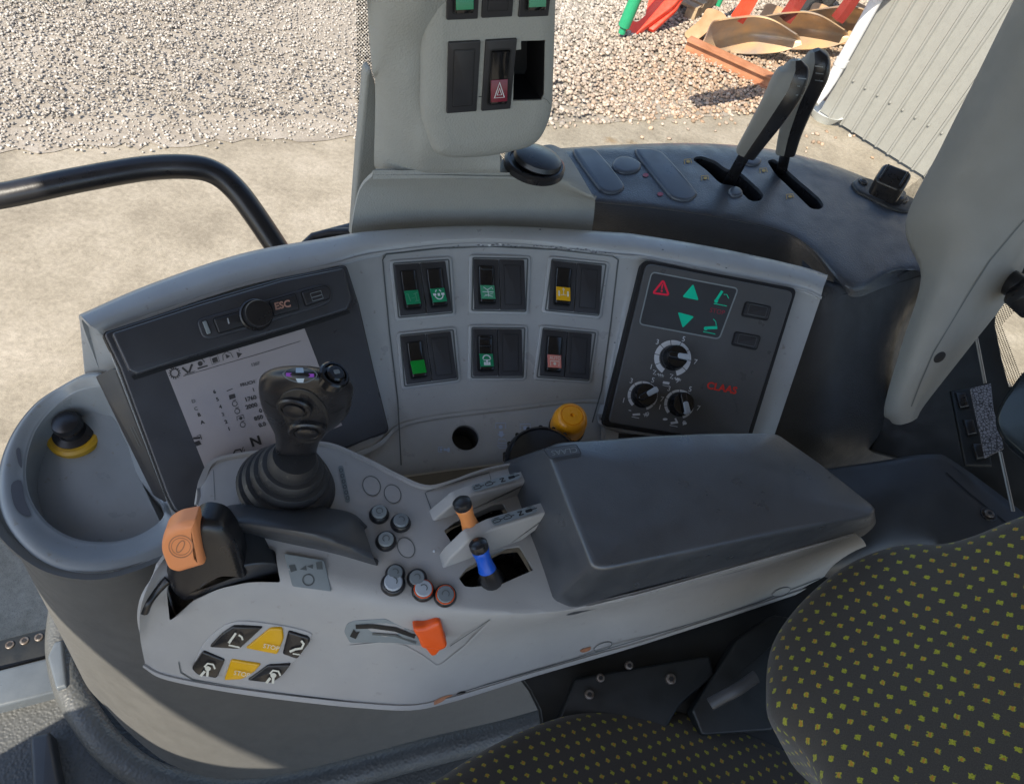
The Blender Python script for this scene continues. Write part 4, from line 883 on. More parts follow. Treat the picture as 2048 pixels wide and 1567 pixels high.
m_.stroke(R3, [(1411, 656), (1434, 655)], 6, .0006, 'teal'); m_.flat(R3, circ(1411, 657, 4, 4, 10), .0006, 'teal'); m_.stroke(R3, [(1426, 638), (1431, 643), (1432, 651)], 1.6, .0006, 'teal'); m_.stroke(R3, [(1406, 663), (1430, 668)], 1.6, .0006, 'teal')
m_.text(R3, 'STOP', (1418, 624), (12.5, 2.6), (3.5, -13), .0006, 'reddim')
m_.build('indicator_window', hp)
m_ = MB(); m_.text(R3, 'CLAAS', (1412, 776), (20, 3.9), (5, -19), .0004, 'redlogo', True); m_.build('logo', hp)
m_ = MB(); m_.stroke(R3, [(1453, 790), (1466, 798), (1474, 812), (1475, 830)], 1.0, .0004, 'glyph'); m_.build('scratch', hp)
for q in ([(1490, 602), (1543, 613), (1535, 642), (1481, 632)], [(1469, 662), (1522, 672), (1513, 701), (1461, 690)]):
    m_ = MB(); m_.prism(R3, fil(q, 6), 0, .0008, 'black', .0003); m_.prism(R3, inset(fil(q, 6), 3), 0, .003, 'bezel', .0012); cx = sum(p[0] for p in q) / 4; cy = sum(p[1] for p in q) / 4
    m_.stroke(R3, fil([inter((cx, cy), p, .66) for p in q], 3), .8, .0032, 'glyph', True); m_.build('button', hp)
def dial(cx, cy, ro, ri, a0, a1, pa, nums, kr, wide):
    # angles in photo degrees, clockwise from up (the plate is tilted)
    m_ = MB(); fx, fy = 1.0, .97
    def pt(a, r): a = R_(a); return (cx + r * math.sin(a) * fx + r * math.cos(a) * .0, cy - r * math.cos(a) * fy)
    n = 9
    for k in range(n):
        b0 = a0 + (a1 - a0) * k / n + 1.2; b1 = a0 + (a1 - a0) * (k + 1) / n - 1.2
        po = [pt(b0 + (b1 - b0) * i / 5, ro) for i in range(6)]; pi_ = [pt(b0 + (b1 - b0) * i / 5, ri) for i in range(6)]
        m_.flat(R3, po + pi_[::-1], .0004, 'white')
    for k, s in enumerate(nums):
        a = a0 + (a1 - a0) * (2 * k + 1) / n - (0); x, y = pt(a, ro + 9); m_.text(R3, s, (x - 4.5, y + 5), (14, 2.7), (3.5, -14), .0004, 'white')
    d_ = m_.build('dial', hp)
    m2 = MB(); fr = frame(R3, cx, cy, 1, 0); sc_ = (R3.P(cx + 10, cy) - R3.P(cx, cy)).length / 10; r = kr * sc_
    m2.lathe(fr.o, fr.n, [(r * 1.05, 0), (r * 1.05, .002), (r, .003), (r * .93, .0135), (r * .86, .0145), (.0001, .0145)], 'gloss', 40)
    k2 = m2.build('dial_knob', d_)
    m3 = MB(); fr2 = Fr(fr.o, R3.P(*pt(pa, 30)) - R3.P(cx, cy), fr.n)
    m3.prism(fr2, rrect(0, 0, r * 1.75, r * .55, r * .25), .012, .0185, 'gloss', .0015); m3.prism(fr2, fil([(r * -.1, -r * .22), (r * .96, -r * .26), (r * .96, r * .26), (r * -.1, r * .22)], r * .2), .015, .0195, 'silver', .001); m3.build('pointer', d_)
dial(1345, 716, 37, 27, -146, 168, 100, '13579', 23, 1)
dial(1285, 791, 30, 24, -136, 166, 60, '13579', 22.5, 1)
dial(1358, 808, 30, 24, -130, 166, 168, '13579', 22.5, 1)
m_ = MB()
for x, y in ((1318, 748), (1352, 756)):
    m_.stroke(R3, [(x - 12, y - 8), (x - 6, y - 7), (x - 12, y), (x - 6, y + 1)], 1.5, .0004, 'white'); m_.stroke(R3, [(x - 4, y), (x + 10, y + 3)], 1.2, .0004, 'white')
    for k in range(3): m_.stroke(R3, [(x - 2 + k * 4, y - 2 + k * .8), (x + k * 4, y + 5 + k * .8)], 1, .0004, 'white')
m_.flat(R3, [(1326, 762), (1339, 764), (1338, 769), (1325, 767)], .0004, 'white'); m_.stroke(R3, [(1325, 770), (1340, 773)], 1, .0004, 'white')
m_.stroke(R3, [(1257, 820), (1262, 821)], 1.6, .0004, 'white'); m_.stroke(R3, [(1265, 829), (1280, 828)], 4, .0004, 'white'); m_.stroke(R3, [(1263, 833), (1278, 836)], 1.2, .0004, 'white'); m_.stroke(R3, [(1286, 828), (1294, 830)], 1.6, .0004, 'white'); m_.stroke(R3, [(1291, 825), (1289, 833)], 1.6, .0004, 'white')
m_.flat(R3, circ(1330, 838, 5, 2.4, 10), .0004, 'white'); m_.stroke(R3, [(1341, 846), (1354, 844)], 4.5, .0004, 'white'); m_.stroke(R3, [(1350, 836), (1355, 846)], 3.5, .0004, 'white'); m_.stroke(R3, [(1339, 850), (1355, 853)], 1.2, .0004, 'white'); m_.flat(R3, circ(1369, 846, 4.5, 3, 10), .0004, 'white')
m_.stroke(R3, [(1320, 656), (1328, 658)], 2, .0004, 'white')
m_.build_split('panel_symbol', hp)
# ---- terminal
T0 = P3(CB.P(230, 690, .007), CB.P(680, 550, .007), CB.P(380, 1000, .007)); n0 = T0.n
OUT = [(207, 667, 10), (400, 604, 0), (560, 558, 0), (690, 532, 10), (715, 610, 0), (745, 740, 0), (776, 862, 12), (600, 930, 0), (352, 1027, 16), (334, 990, 4), (240, 735, 4)]
m_ = MB(); m_.prism(T0, fil([(x + (x - 490) * .012, y + (y - 780) * .012, r) for x, y, r in OUT], 8), -.014, .0002, 'black', .0005)
m_.prism(T0, fil(OUT, 8), -.005, .004, 'termdark', .0015); term = m_.build('terminal', con)
T1 = Pln(T0.o + n0 * .004, n0); T2 = Pln(T0.o + n0 * .0048, n0)
# brow: raised upper band that shades the display
m_ = MB(); m_.prism(T1, fil([(222, 668, 8), (400, 610, 0), (560, 563, 0), (684, 538, 8), (699, 600, 3), (690, 622, 2), (600, 650, 2), (490, 682, 2), (380, 715, 2), (272, 750, 2), (256, 742, 2)], 3), -.001, .0075, 'termdark', .002); m_.build('brow', term)
TB = Pln(T1.o + n0 * .0075, n0)
scr = [(330, 737), (608, 655), (684, 850), (420, 962)]
m_ = MB(); m_.prism(T1, scr, -.001, .0006, 'screen', 0); so_ = m_.build('display', term)
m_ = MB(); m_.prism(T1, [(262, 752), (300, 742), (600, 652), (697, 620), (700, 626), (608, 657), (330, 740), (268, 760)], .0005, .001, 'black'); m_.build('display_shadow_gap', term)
# display content
m_ = MB(); z = .0009; U_ = lambda s: (s * .96, -s * .27)       # along a text line
def tx(s, x, y, h, mt): m_.text(T1, s, (x, y), (h * 1.3, -h * .34), (h * .10, -h * 1.25) if 0 else (-h * .33, -h * 1.15) if 0 else (h * -.42, -h * 1.18), z, mt, True)
for s, x, y, h, mt in (('D', 384, 806, 8, 'ink3'), ('C', 389, 821, 8, 'ink3'), ('B', 396, 833, 8, 'ink1'), ('A', 402, 848, 8, 'ink2'), ('6', 427, 787, 8, 'ink1'), ('5', 433, 802, 8, 'ink1'), ('4', 439, 817, 8, 'ink1'), ('3', 444, 832, 8, 'ink3'), ('2', 450, 847, 8, 'ink1'), ('1', 456, 861, 8, 'ink2'),
                       ('FRUCH', 481, 773, 7, 'ink1'), ('1', 505, 783, 8, 'ink1'), ('1760', 490, 803, 9, 'ink1'), ('2000', 492, 818, 9, 'ink1'), ('0', 519, 825, 9, 'ink1'), ('850', 509, 841, 9, 'ink1'), ('0.0', 518, 854, 9, 'ink1'), ('1207', 502, 733, 7, 'ink3'), ('R', 521, 790, 6, 'ink1'), ('R', 526, 806, 6, 'ink1')): tx(s, x, y, h, mt)
m_.text(T1, 'N', (503, 893), (27, -8), (-8, -24), z, 'ink2', True)
for i in range(14): a = i * math.pi / 7; m_.stroke(T1, [(349 + 8 * math.cos(a), 746 + 8 * math.sin(a)), (349 + 12 * math.cos(a), 746 + 12 * math.sin(a))], 2, z, 'ink1')
m_.stroke(T1, circ(349, 746, 8, 8, 20), 2, z, 'ink1', True)
m_.stroke(T1, [(364, 735), (376, 745)], 4, z, 'ink1'); m_.stroke(T1, [(384, 728), (378, 744)], 4, z, 'ink1'); m_.stroke(T1, [(369, 749), (390, 742)], 1.2, z, 'ink1')
m_.flat(T1, circ(400, 727, 5, 5, 12), z, 'ink1'); m_.stroke(T1, [(396, 718), (404, 718), (409, 724)], 2, z, 'ink1'); m_.stroke(T1, [(395, 737), (415, 731)], 3, z, 'ink1')
m_.flat(T1, [(423, 717), (433, 713), (436, 722), (426, 726)], z, 'ink1'); m_.stroke(T1, [(419, 714), (434, 709), (439, 722), (424, 729)], 1, z, 'ink1', True)
m_.flat(T1, [(450, 708), (460, 712), (453, 717)], z, 'ink1'); m_.stroke(T1, [(446, 721), (445, 710), (452, 703), (461, 706), (466, 715)], 1.3, z, 'ink1')
m_.flat(T1, [(472, 704), (484, 707), (476, 716)], z, 'ink1'); m_.text(T1, 'i', (477, 703), (12, -3), (-3, -12), z, 'ink1')
m_.stroke(T1, [(366, 752), (440, 730), (520, 707), (600, 682)], 1.0, z, 'ink1')
for x, y in ((469, 807), (474, 822), (485, 849)): m_.stroke(T1, circ(x, y, 5, 5, 12), 1.3, z, 'ink1', True); m_.stroke(T1, [(x - 4, y - 6), (x + 3, y - 8)], 1.2, z, 'ink1')
m_.flat(T1, [(457, 790), (469, 787), (471, 795), (459, 799)], z, 'ink1'); m_.stroke(T1, [(474, 841), (473, 833), (486, 829), (488, 837)], 1.3, z, 'ink1'); m_.flat(T1, circ(481, 836, 3.5, 3.5, 8), z, 'ink1'); m_.stroke(T1, [(453, 782), (465, 777)], 1.5, z, 'ink1')
m_.flat(T1, [(388, 884), (398, 880), (403, 888), (392, 892)], z, 'ink2'); m_.stroke(T1, [(386, 876), (400, 875)], 4, z, 'ink2'); m_.stroke(T1, [(393, 872), (400, 869), (403, 878)], 1.5, z, 'ink2')
m_.stroke(T1, [(466, 908), (470, 900), (480, 898), (484, 904)], 2.6, z, 'ink2'); m_.stroke(T1, [(486, 893), (484, 900), (489, 898), (487, 905)], 1.5, z, 'ink2')
m_.build('display_text', term)
# button strip
m_ = MB(); m_.prism(TB, fil([(392, 640, 12), (640, 568, 12), (662, 573, 12), (662, 604, 12), (640, 614, 12), (425, 678, 12), (405, 676, 12)], 12), -.001, .0016, 'termdark', .0012); m_.build('button_strip', term)
T3 = Pln(TB.o + n0 * .0016, n0)
def key(poly, nm='key'):
    m_ = MB(); m_.prism(T3, fil(poly, 5), 0, .0005, 'black'); m_.prism(T3, inset(fil(poly, 5), 2), 0, .0022, 'bezel', .0009); return m_
k = key([(424, 637), (488, 620), (500, 650), (436, 668)]); k.text(T3, 'i', (455, 648), (16, -4.5), (-4, -16), .0024, 'silver', True); k.build('info_key', term)
k = key([(536, 602), (590, 586), (600, 620), (545, 634)]); k.text(T3, 'ESC', (549, 620), (19, -4), (-4, -19), .0024, 'esc', True); k.build('esc_key', term)
k = key([(600, 584), (650, 570), (661, 578), (660, 598), (610, 614)]); k.stroke(T3, [(619, 588), (640, 582), (645, 597), (624, 603)], 1.4, .0024, 'sticker', True); k.stroke(T3, [(622, 596), (642, 590)], 1.4, .0024, 'sticker'); k.build('window_key', term)
m_ = MB(); m_.prism(T3, fil([(402, 642), (413, 639), (424, 667), (413, 671)], 4), 0, .0004, 'black'); m_.prism(T3, inset(fil([(402, 642), (413, 639), (424, 667), (413, 671)], 4), 1.5), 0, .0012, 'scaleblue' if 0 else 'sticker', .0004); m_.build('light_sensor', term)
m_ = MB(); fr = frame(T3, 511, 630); m_.lathe(fr.o, fr.n, [(.0135, 0), (.0135, .003), (.0125, .004), (.0112, .004), (.0112, .0125), (.0105, .0138), (.0001, .0142)], 'satin', 40); m_.build('rotary_knob', term)
# left edge slot strip
m_ = MB(); EP = P3(V(197, 750, .50), V(240, 735, .485), V(320, 1000, .565)); m_.prism(EP, fil([(192, 752), (228, 736), (243, 738), (338, 992), (332, 1004), (308, 990)], 4), -.01, .001, 'bezel', .001)
m_.stroke(EP, [(236, 742), (333, 992)], 5, .0014, 'black')
for k in (0, 5): m_.stroke(EP, [(263 + k, 853 - k * .4), (282 + k, 892 - k * .4)], 1.2, .0014, 'glyph')
m_.build('card_slot_cover', con)
# ---- tray
outer = [(176, 748), (126, 772), (72, 808), (28, 865), (2, 935), (4, 1015), (42, 1082), (105, 1128), (185, 1143), (270, 1130), (345, 1098), (402, 1060), (362, 1015), (330, 985), (290, 900), (250, 815), (215, 755)]
inner = [(190, 772), (148, 783), (104, 815), (68, 862), (50, 925), (56, 990), (92, 1045), (150, 1078), (218, 1085), (275, 1072), (318, 1046), (331, 1024), (322, 1000), (298, 950), (264, 885), (236, 825), (212, 775)]
ho = [.515, .53, .54, .548, .555, .56, .565, .57, .572, .572, .57, .565, .575, .565, .54, .52, .51]
ro = [V(x, y, h) for (x, y), h in zip(outer, ho)]; ri = [V(x, y, h + .002) for (x, y), h in zip(inner, ho)]
cen = sum(ri, Vector()) / len(ri)
def shrink(p, k, dz): q = p.lerp(Vector((cen.x, cen.y, p.z)), k); return q - UP * dz
R = [[p - UP * .03 + (cen - p).normalized() * .012 for p in ro], [p - UP * .003 for p in ro], ro]
R.append([a.lerp(b, .3) + UP * .003 for a, b in zip(ro, ri)]); R.append([a.lerp(b, .8) + UP * .001 for a, b in zip(ro, ri)]); R.append(ri)
R.append([shrink(p, .03, .006) for p in ri]); R.append([shrink(p, .09, .05) for p in ri]); R.append([Vector((q.x, q.y, CAMH - .650)) for q in [shrink(p, .15, .04) for p in ri]]); R.append([Vector((q.x, q.y, CAMH - .656)) for q in [shrink(p, .5, .04) for p in ri]]); R.append([Vector((q.x, q.y, CAMH - .657)) for q in [shrink(p, .93, .04) for p in ri]])
R = [cat(r, 5, True) for r in R]
Cn = len(R[0]); cols = [cat([R[i][j] for i in range(len(R))], 4) for j in range(Cn)]; R = [[cols[j][i] for j in range(Cn)] for i in range(len(cols[0]))]
m_ = MB(); m_.rings(R, 'greytray_shaded'); tr_ = m_.build('tray', con); TRB = Bvh(tr_)
m_ = MB()
m_.flat(TRB, c2([(22, 970), (42, 962), (50, 1000), (62, 1030), (45, 1030), (28, 1010)], 3), .0007, 'chip'); m_.flat(TRB, c2([(32, 900), (40, 898), (44, 935), (36, 925)], 3), .0007, 'chip'); m_.build_split('worn_patch', con)
kk = thing('pushbutton', V(150, 865, .60), 'x', 'x') if 0 else None
kf = Fr(TRB.P(150, 862), XC, UP); kf.o = TRB.P(150, 868) + UP * .001
m_ = MB(); m_.lathe(kf.o, UP * 1 - YC * .25, [(.0225, -.004), (.0225, .001), (.020, .003), (.0165, .003)], 'amber', 40); kb = m_.build('round_knob', con)
m_ = MB(); m_.lathe(kf.o, UP * 1 - YC * .25, [(.0172, 0), (.0168, .004), (.0112, .006), (.0104, .010), (.0114, .012), (.0120, .016), (.0108, .0205), (.007, .0225), (.0001, .023)], 'satin', 40); m_.build('knob_cap', kb)
# ---- lower body
tp = [(-10, 985), (6, 1050), (45, 1100), (108, 1142), (190, 1158), (270, 1146), (345, 1118), (420, 1085), (540, 1040), (690, 968), (850, 935), (1000, 922), (1200, 918), (1420, 930)]
bt = [(150, 1235), (150, 1310), (172, 1368), (210, 1412), (262, 1468), (340, 1527), (440, 1556), (547, 1550), (700, 1515), (850, 1475), (1000, 1440), (1150, 1400), (1300, 1380), (1450, 1340)]
TPv = [V(x, y, .585 + .018 * (i > 8)) for i, (x, y) in enumerate(tp)]; BTv = [V(x, y, 1.10) for x, y in bt]
m_ = MB(); rows = [[p + UP * .005 for p in TPv], TPv]
for t_ in (.33, .66, 1): 
    rows.append([a.lerp(b, t_) for a, b in zip(TPv, BTv)])
m_.loft(rows, 'darkbody', 5, 5, .006); bd = m_.build('lower_body', con)
# rolled mat lip round the body foot
lip = [(128, 1215), (122, 1290), (138, 1368), (170, 1430), (225, 1500), (310, 1556), (440, 1585), (550, 1578), (700, 1545), (850, 1505), (1000, 1468), (1150, 1430)]
m_ = MB(); lp_ = [V(x, y, 1.135) for x, y in lip]
m_.tube(cat(lp_, 6), .020, 'mat', 16); lo = m_.build('mat_lip'); tag(lo, 'thick rolled rubber mat edge wrapping the foot of the console', 'mat edge')
# ================================================================ armrest
arm = thing('armrest', V(900, 1200, .60), 'pale grey control armrest with black joystick and dark padded lid', 'armrest')
ra = [(395, 1010), (405, 960), (432, 922), (520, 905), (640, 888), (720, 915), (790, 950), (850, 975), (900, 966), (950, 948), (1000, 935), (1080, 925), (1200, 935), (1400, 935), (1600, 960), (1690, 1030)]
rm = [(375, 1070), (392, 1030), (430, 1010), (520, 1010), (640, 1010), (735, 1030), (800, 1060), (850, 1082), (900, 1085), (960, 1080), (1020, 1075), (1090, 1075), (1220, 1100), (1420, 1060), (1620, 1040), (1695, 1050)]
rc = [(318, 1130), (362, 1085), (420, 1068), (520, 1082), (620, 1102), (705, 1122), (790, 1148), (870, 1175), (930, 1190), (990, 1196), (1050, 1200), (1110, 1205), (1245, 1180), (1440, 1128), (1635, 1078), (1703, 1062)]
rd = [(284, 1205), (325, 1165), (400, 1170), (500, 1160), (610, 1178), (705, 1200), (790, 1218), (870, 1230), (940, 1236), (1010, 1238), (1080, 1235), (1150, 1222), (1270, 1192), (1450, 1142), (1642, 1088), (1712, 1068)]
re_ = [(280, 1270), (305, 1265), (370, 1275), (500, 1280), (620, 1290), (705, 1300), (790, 1310), (870, 1302), (940, 1290), (1020, 1275), (1100, 1255), (1180, 1236), (1290, 1208), (1470, 1158), (1652, 1110), (1732, 1090)]
rf = [(290, 1325), (325, 1345), (400, 1362), (500, 1378), (620, 1393), (720, 1403), (820, 1408), (890, 1395), (970, 1372), (1060, 1344), (1150, 1318), (1240, 1292), (1350, 1258), (1510, 1207), (1662, 1154), (1722, 1116)]
hh = [('a', ra, .520), ('m', rm, .518), ('c', rc, .524), ('d', rd, .534), ('e', re_, .588), ('f', rf, .640)]
rows = []
back = [V(x, y, .520) - UP * .05 for x, y in ra]; rows.append(back)
for nme, rr, h in hh: rows.append([V(x, y, h - (.012 if i > 11 and nme in 'def' else 0)) for i, (x, y) in enumerate(rr)])
lipb = [p - UP * .016 - (CAM - p).normalized() * .004 for p in rows[-1]]
rows.append([a.lerp(b, .1) for a, b in zip(rows[-1], lipb)]); rows.append(lipb)
rows = [rows[0], [a.lerp(b, .88) for a, b in zip(rows[0], rows[1])], rows[1], [a.lerp(b, .08) for a, b in zip(rows[1], rows[2])]] + rows[2:]
m_ = MB(); m_.loft(rows, 'pale', 5, 5, .0025); pod = m_.build('shell'); AB = Bvh(pod)
TOPP = HZ(.519)
# joints
m_ = MB(); m_.stroke(AB, [(358, 1322), (362, 1343), (385, 1357), (500, 1377), (620, 1394), (720, 1403), (815, 1408)], 2.2, .0006, 'glyph'); m_.stroke(AB, [(880, 1397), (970, 1368), (1150, 1315), (1350, 1255), (1510, 1205), (1640, 1155)], 1.8, .0006, 'glyph')
m_.flat(AB, c2([(868, 1408), (872, 1398), (890, 1390), (905, 1388), (886, 1400)], 3), .0007, 'rust'); m_.flat(AB, c2([(1160, 1298), (1180, 1292), (1178, 1299), (1164, 1303)], 3), .0007, 'rust'); m_.flat(AB, circ(922, 1384, 10, 3, 8, -.3), .0007, 'black')
m_.stroke(AB, [(427, 940), (430, 1000)], 1.0, .0005, 'glyph'); m_.build_split('joint_line', arm)
m_ = MB()
for x, y in ((1205, 1291), (1562, 1182)): m_.prism(AB, circ(x, y, 19, 7, 20, -.35), -.001, .0008, 'pale', .0005); m_.stroke(AB, circ(x, y, 19, 7, 20, -.35), 1.2, .0009, 'glyph', True)
m_.build_split('screw_cover', arm)
# lever wells
w1 = fil([(884, 1075), (905, 1058), (985, 1022), (1002, 1020), (1016, 1045), (960, 1078), (905, 1108)], 4)
w2 = fil([(914, 1165), (930, 1145), (1000, 1108), (1034, 1104), (1062, 1150), (1000, 1176), (940, 1182), (926, 1180)], 4)
slotw = fil([(334, 1176, 6), (352, 1142, 6), (470, 1080, 6), (550, 1100, 8), (562, 1163, 6), (500, 1163, 20), (440, 1176, 14), (385, 1200, 14), (340, 1240, 6)], 6)
WPs = []
for wv, rr in ((w1, None), (w2, None), (slotw, None)):
    xs = [p[0] for p in wv]; ys = [p[1] for p in wv]; pl = AB.plane([(min(xs) + 5, min(ys) + 12), (max(xs) - 5, min(ys) + 12), (max(xs) - 5, max(ys) - 8), (min(xs) + 8, max(ys) - 8)]) if wv is not slotw else P3(AB.P(345, 1180), AB.P(540, 1110), AB.P(520, 1170))
    if wv is not slotw: pl = HZ(.530)
    WPs.append(pl); cut(pod, pl, wv, -.03, .03)
attach(pod, arm)
m_ = MB()
for wv, pl, dp in zip((w1, w2, slotw), WPs, (.022, .022, .02)): liner(m_, pl, wv, dp, 'satin', .0 if wv is not slotw else 0, 1.0)
m_.build_split('well_liner', arm, .001)
# fins
for a0, face in (((868, 1055), [(852, 1060), (868, 1040), (912, 1003), (945, 990), (1000, 975), (1084, 953), (1050, 985), (1018, 1018), (960, 1036), (900, 1058), (870, 1068)]),
                 ((890, 1145), [(882, 1142), (898, 1118), (938, 1080), (985, 1058), (1050, 1038), (1116, 1018), (1080, 1055), (1030, 1092), (1000, 1106), (925, 1140), (896, 1150)])):
    pl = Pln(V(a0[0], a0[1], .528), (-TY + TX * .05 + UP * .12)); m_ = MB(); m_.prism(pl, fil(face, 6), -.0105, 0, 'pale', .0018, 3); fn = m_.build('lever_guard', arm)
    # scale strip printed on the top edge
    x, y = face[3]; x2, y2 = face[5]
    m_ = MB(); ux, uy = (x2 - x) / 140, (y2 - y) / 140
    o_ = Fr(pl.P(x, y) + pl.n * -.0052, pl.P(x2, y2) - pl.P(x, y), UP + TY * -.0); o_ = Fr(o_.o, o_.ex, (CAM - o_.o).normalized() - o_.ex * (CAM - o_.o).normalized().dot(o_.ex))
    o_ = Fr(pl.P(x, y) - pl.n * .0052, pl.P(x2, y2) - pl.P(x, y), o_.ex.cross(pl.n) * (1 if o_.ex.cross(pl.n).z > 0 else -1))
    L = (pl.P(x2, y2) - pl.P(x, y)).length
    m_.flat(o_, rrect(L * .36, 0, L * .66, .0072, .0036), .0012, 'sticker')
    for q, s in ((.10, 'o'), (.26, 'o'), (.42, 'N'), (.58, '-')):
        if s == 'N': m_.text(o_, 'N', (L * q, .0022), (0, -.0058), (.0058, 0), .0015, 'black', True)
        elif s == 'o': m_.stroke(o_, rrect(L * q, 0, .0062, .0026, .0012), .0006, .0015, 'black', True); m_.stroke(o_, [(L * q + .003, 0), (L * q + .0062, .0004)], .0006, .0015, 'black'); m_.stroke(o_, [(L * q - .001, .0026), (L * q + .003, .0026)], .0005, .0015, 'black')
        else: m_.prism(o_, rrect(L * q, 0, .006, .0026, .001), .001, .0015, 'black'); m_.stroke(o_, [(L * q, 0), (L * q + .0075, 0)], .0007, .0015, 'black'); m_.stroke(o_, [(L * q, .0028), (L * q + .004, .0028)], .0005, .0015, 'black')
    m_.build('scale_strip', fn)
# small levers
def toggle(a, b, base, col, label):
    A_, B_ = D(*a), D(*b); ax = (A_ - B_); L = ax.length; ax.normalize()
    m_ = MB(); m_.lathe(B_, ax, [(.0066, -.002), (.0072, .001), (.0066, .004), (.0058, L * .5), (.0064, L - .004), (.0070, L - .001), (.0066, L)], col, 28); t = m_.build('toggle_lever', arm); t['label'] = label
    m_ = MB(); m_.lathe(A_, ax, [(.0068, 0), (.0074, .002), (.0072, .006), (.005, .008), (.0001, .0085)], 'satin', 24)
    m_.tube([B_ + ax * .001, B_ - ax * .006, D(*base)], [.0074, .0082, .0125], 'satin', 16, 1.0); m_.build('lever_cap', t)
toggle((927, 1014, .556), (942, 1054, .567), (955, 1080, .600), 'peachorange', 'orange toggle lever')
toggle((960, 1098, .546), (975, 1140, .556), (984, 1166, .583), 'blue', 'blue toggle lever')
# recess cover behind the guards
m_ = MB(); m_.stroke(AB, [(862, 1018), (850, 986), (856, 982), (920, 960), (978, 945), (982, 960)], 1.6, .0006, 'glyph'); m_.build('cover_line', arm)
# pad
ptop = [(1088, 898, 18), (1110, 888, 10), (1300, 872, 0), (1430, 867, 0), (1552, 868, 14), (1640, 930, 0), (1752, 1020, 14), (1745, 1033, 8), (1500, 1083, 0), (1205, 1143, 16), (1180, 1136, 10), (1130, 1010, 0)]
pbot = [(1000, 935, 18), (1012, 920, 10), (1290, 905, 0), (1430, 900, 0), (1560, 905, 14), (1640, 960, 0), (1756, 1040, 14), (1742, 1060, 8), (1480, 1134, 0), (1140, 1222, 16), (1098, 1205, 10), (1048, 1085, 0)]
seg = 5
ft, fb = fil(ptop, 8, seg), fil(pbot, 8, seg)
def normn(l, src):                                         # same vertex count
    out = []
    for i in range(len(src)):
        p = src[i]; rr = p[2] if len(p) > 2 else 8
        p0, p2 = src[i - 1], src[(i + 1) % len(src)]
        a = Vector((p0[0] - p[0], p0[1] - p[1])); b = Vector((p2[0] - p[0], p2[1] - p[1])); r = max(.5, rr); ra_, rb_ = min(r, a.length * .45), min(r, b.length * .45); a.normalize(); b.normalize(); c = Vector(p[:2]); s, e = c + a * ra_, c + b * rb_
        for k in range(seg + 1):
            t = k / seg; q = s * (1 - t) ** 2 + c * 2 * t * (1 - t) + e * t * t; out.append((q.x, q.y))
    return out
ft, fb = normn(0, ptop), normn(0, pbot)
T_ = [V(x, y, .462) for x, y in ft]; B_ = [V(x, y, .531) for x, y in fb]
cn = sum(T_, Vector()) / len(T_)
R = [[p - UP * .01 for p in B_], B_]
for t in (.25, .5, .75, .9): R.append([b.lerp(a, t) for a, b in zip(T_, B_)])
R.append([a + (cn - a).normalized() * .0006 for a in T_])
for k, (ins, up) in enumerate(((.0010, .0018), (.0026, .0032), (.006, .0044))):
    R.append([a + (cn - a).normalized() * ins + UP * up for a in T_])
R.append([a.lerp(cn, .5) + UP * .0055 for a in T_]); R.append([a.lerp(cn, .97) + UP * .0055 for a in T_])
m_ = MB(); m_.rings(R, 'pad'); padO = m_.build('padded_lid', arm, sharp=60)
PP = HZ(.462 - .0055)
m_ = MB(); m_.stroke(PP, fil([(1086, 898), (1152, 889), (1163, 908), (1100, 918)], 5), 2.2, .0005, 'darksmooth', True)
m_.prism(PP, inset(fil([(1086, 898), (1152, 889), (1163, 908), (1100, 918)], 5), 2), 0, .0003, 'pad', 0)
m_.text(PP, 'CLAAS', (1153, 895), (-17.5, 2.4), (4, 14), .0008, 'sticker'); m_.build('embossed_badge', padO)
# round black handwheel knob behind the lid
m_ = MB(); o_ = D(1084, 922, .665); m_.lathe(o_, UP * .8 - YC * .25 - XC * .1, [(.030, -.016), (.0345, -.010), (.0355, -.002), (.0350, .004), (.0335, .007), (.0305, .009), (.0295, .0075), (.0001, .0082)], 'gloss', 56); dax = (UP * .8 - YC * .25 - XC * .1).normalized(); dex = dax.orthogonal().normalized(); dey = dax.cross(dex)
for k in range(18):
    a = k * math.pi / 9; q = o_ + (dex * math.cos(a) + dey * math.sin(a)) * .0348; m_.tube([q - dax * .008, q + dax * .004], .0022, 'gloss', 8)
m_.build('round_dial', arm)
# symbol strip + blank rings on the top
m_ = MB(); m_.flat(AB, fil([(676, 932), (686, 931), (701, 1003), (691, 1006)], 5), .0006, 'sticker')
for k in range(6): x, y = 682 + k * 2.6, 941 + k * 11; m_.stroke(AB, circ(x, y, 3, 3.6, 10), 1.5, .0008, 'glyph', True)
m_.build('symbol_strip', arm)
for x, y, r1, r2 in ((743, 972, 17, 20), (785, 988, 16, 19), (812, 1095, 16, 21)):
    m_ = MB(); m_.prism(AB, circ(x, y, r1, r2, 32, -.5), -.001, .0005, 'pale', .0003); m_.stroke(AB, circ(x, y, r1, r2, 32, -.5), 1.5, .0007, 'glyph', True); m_.build('blank_cap', arm)
m_ = MB(); m_.prism(AB, circ(868, 1102, 2.5), 0, .001, 'white', .0004); m_.build('pin', arm)
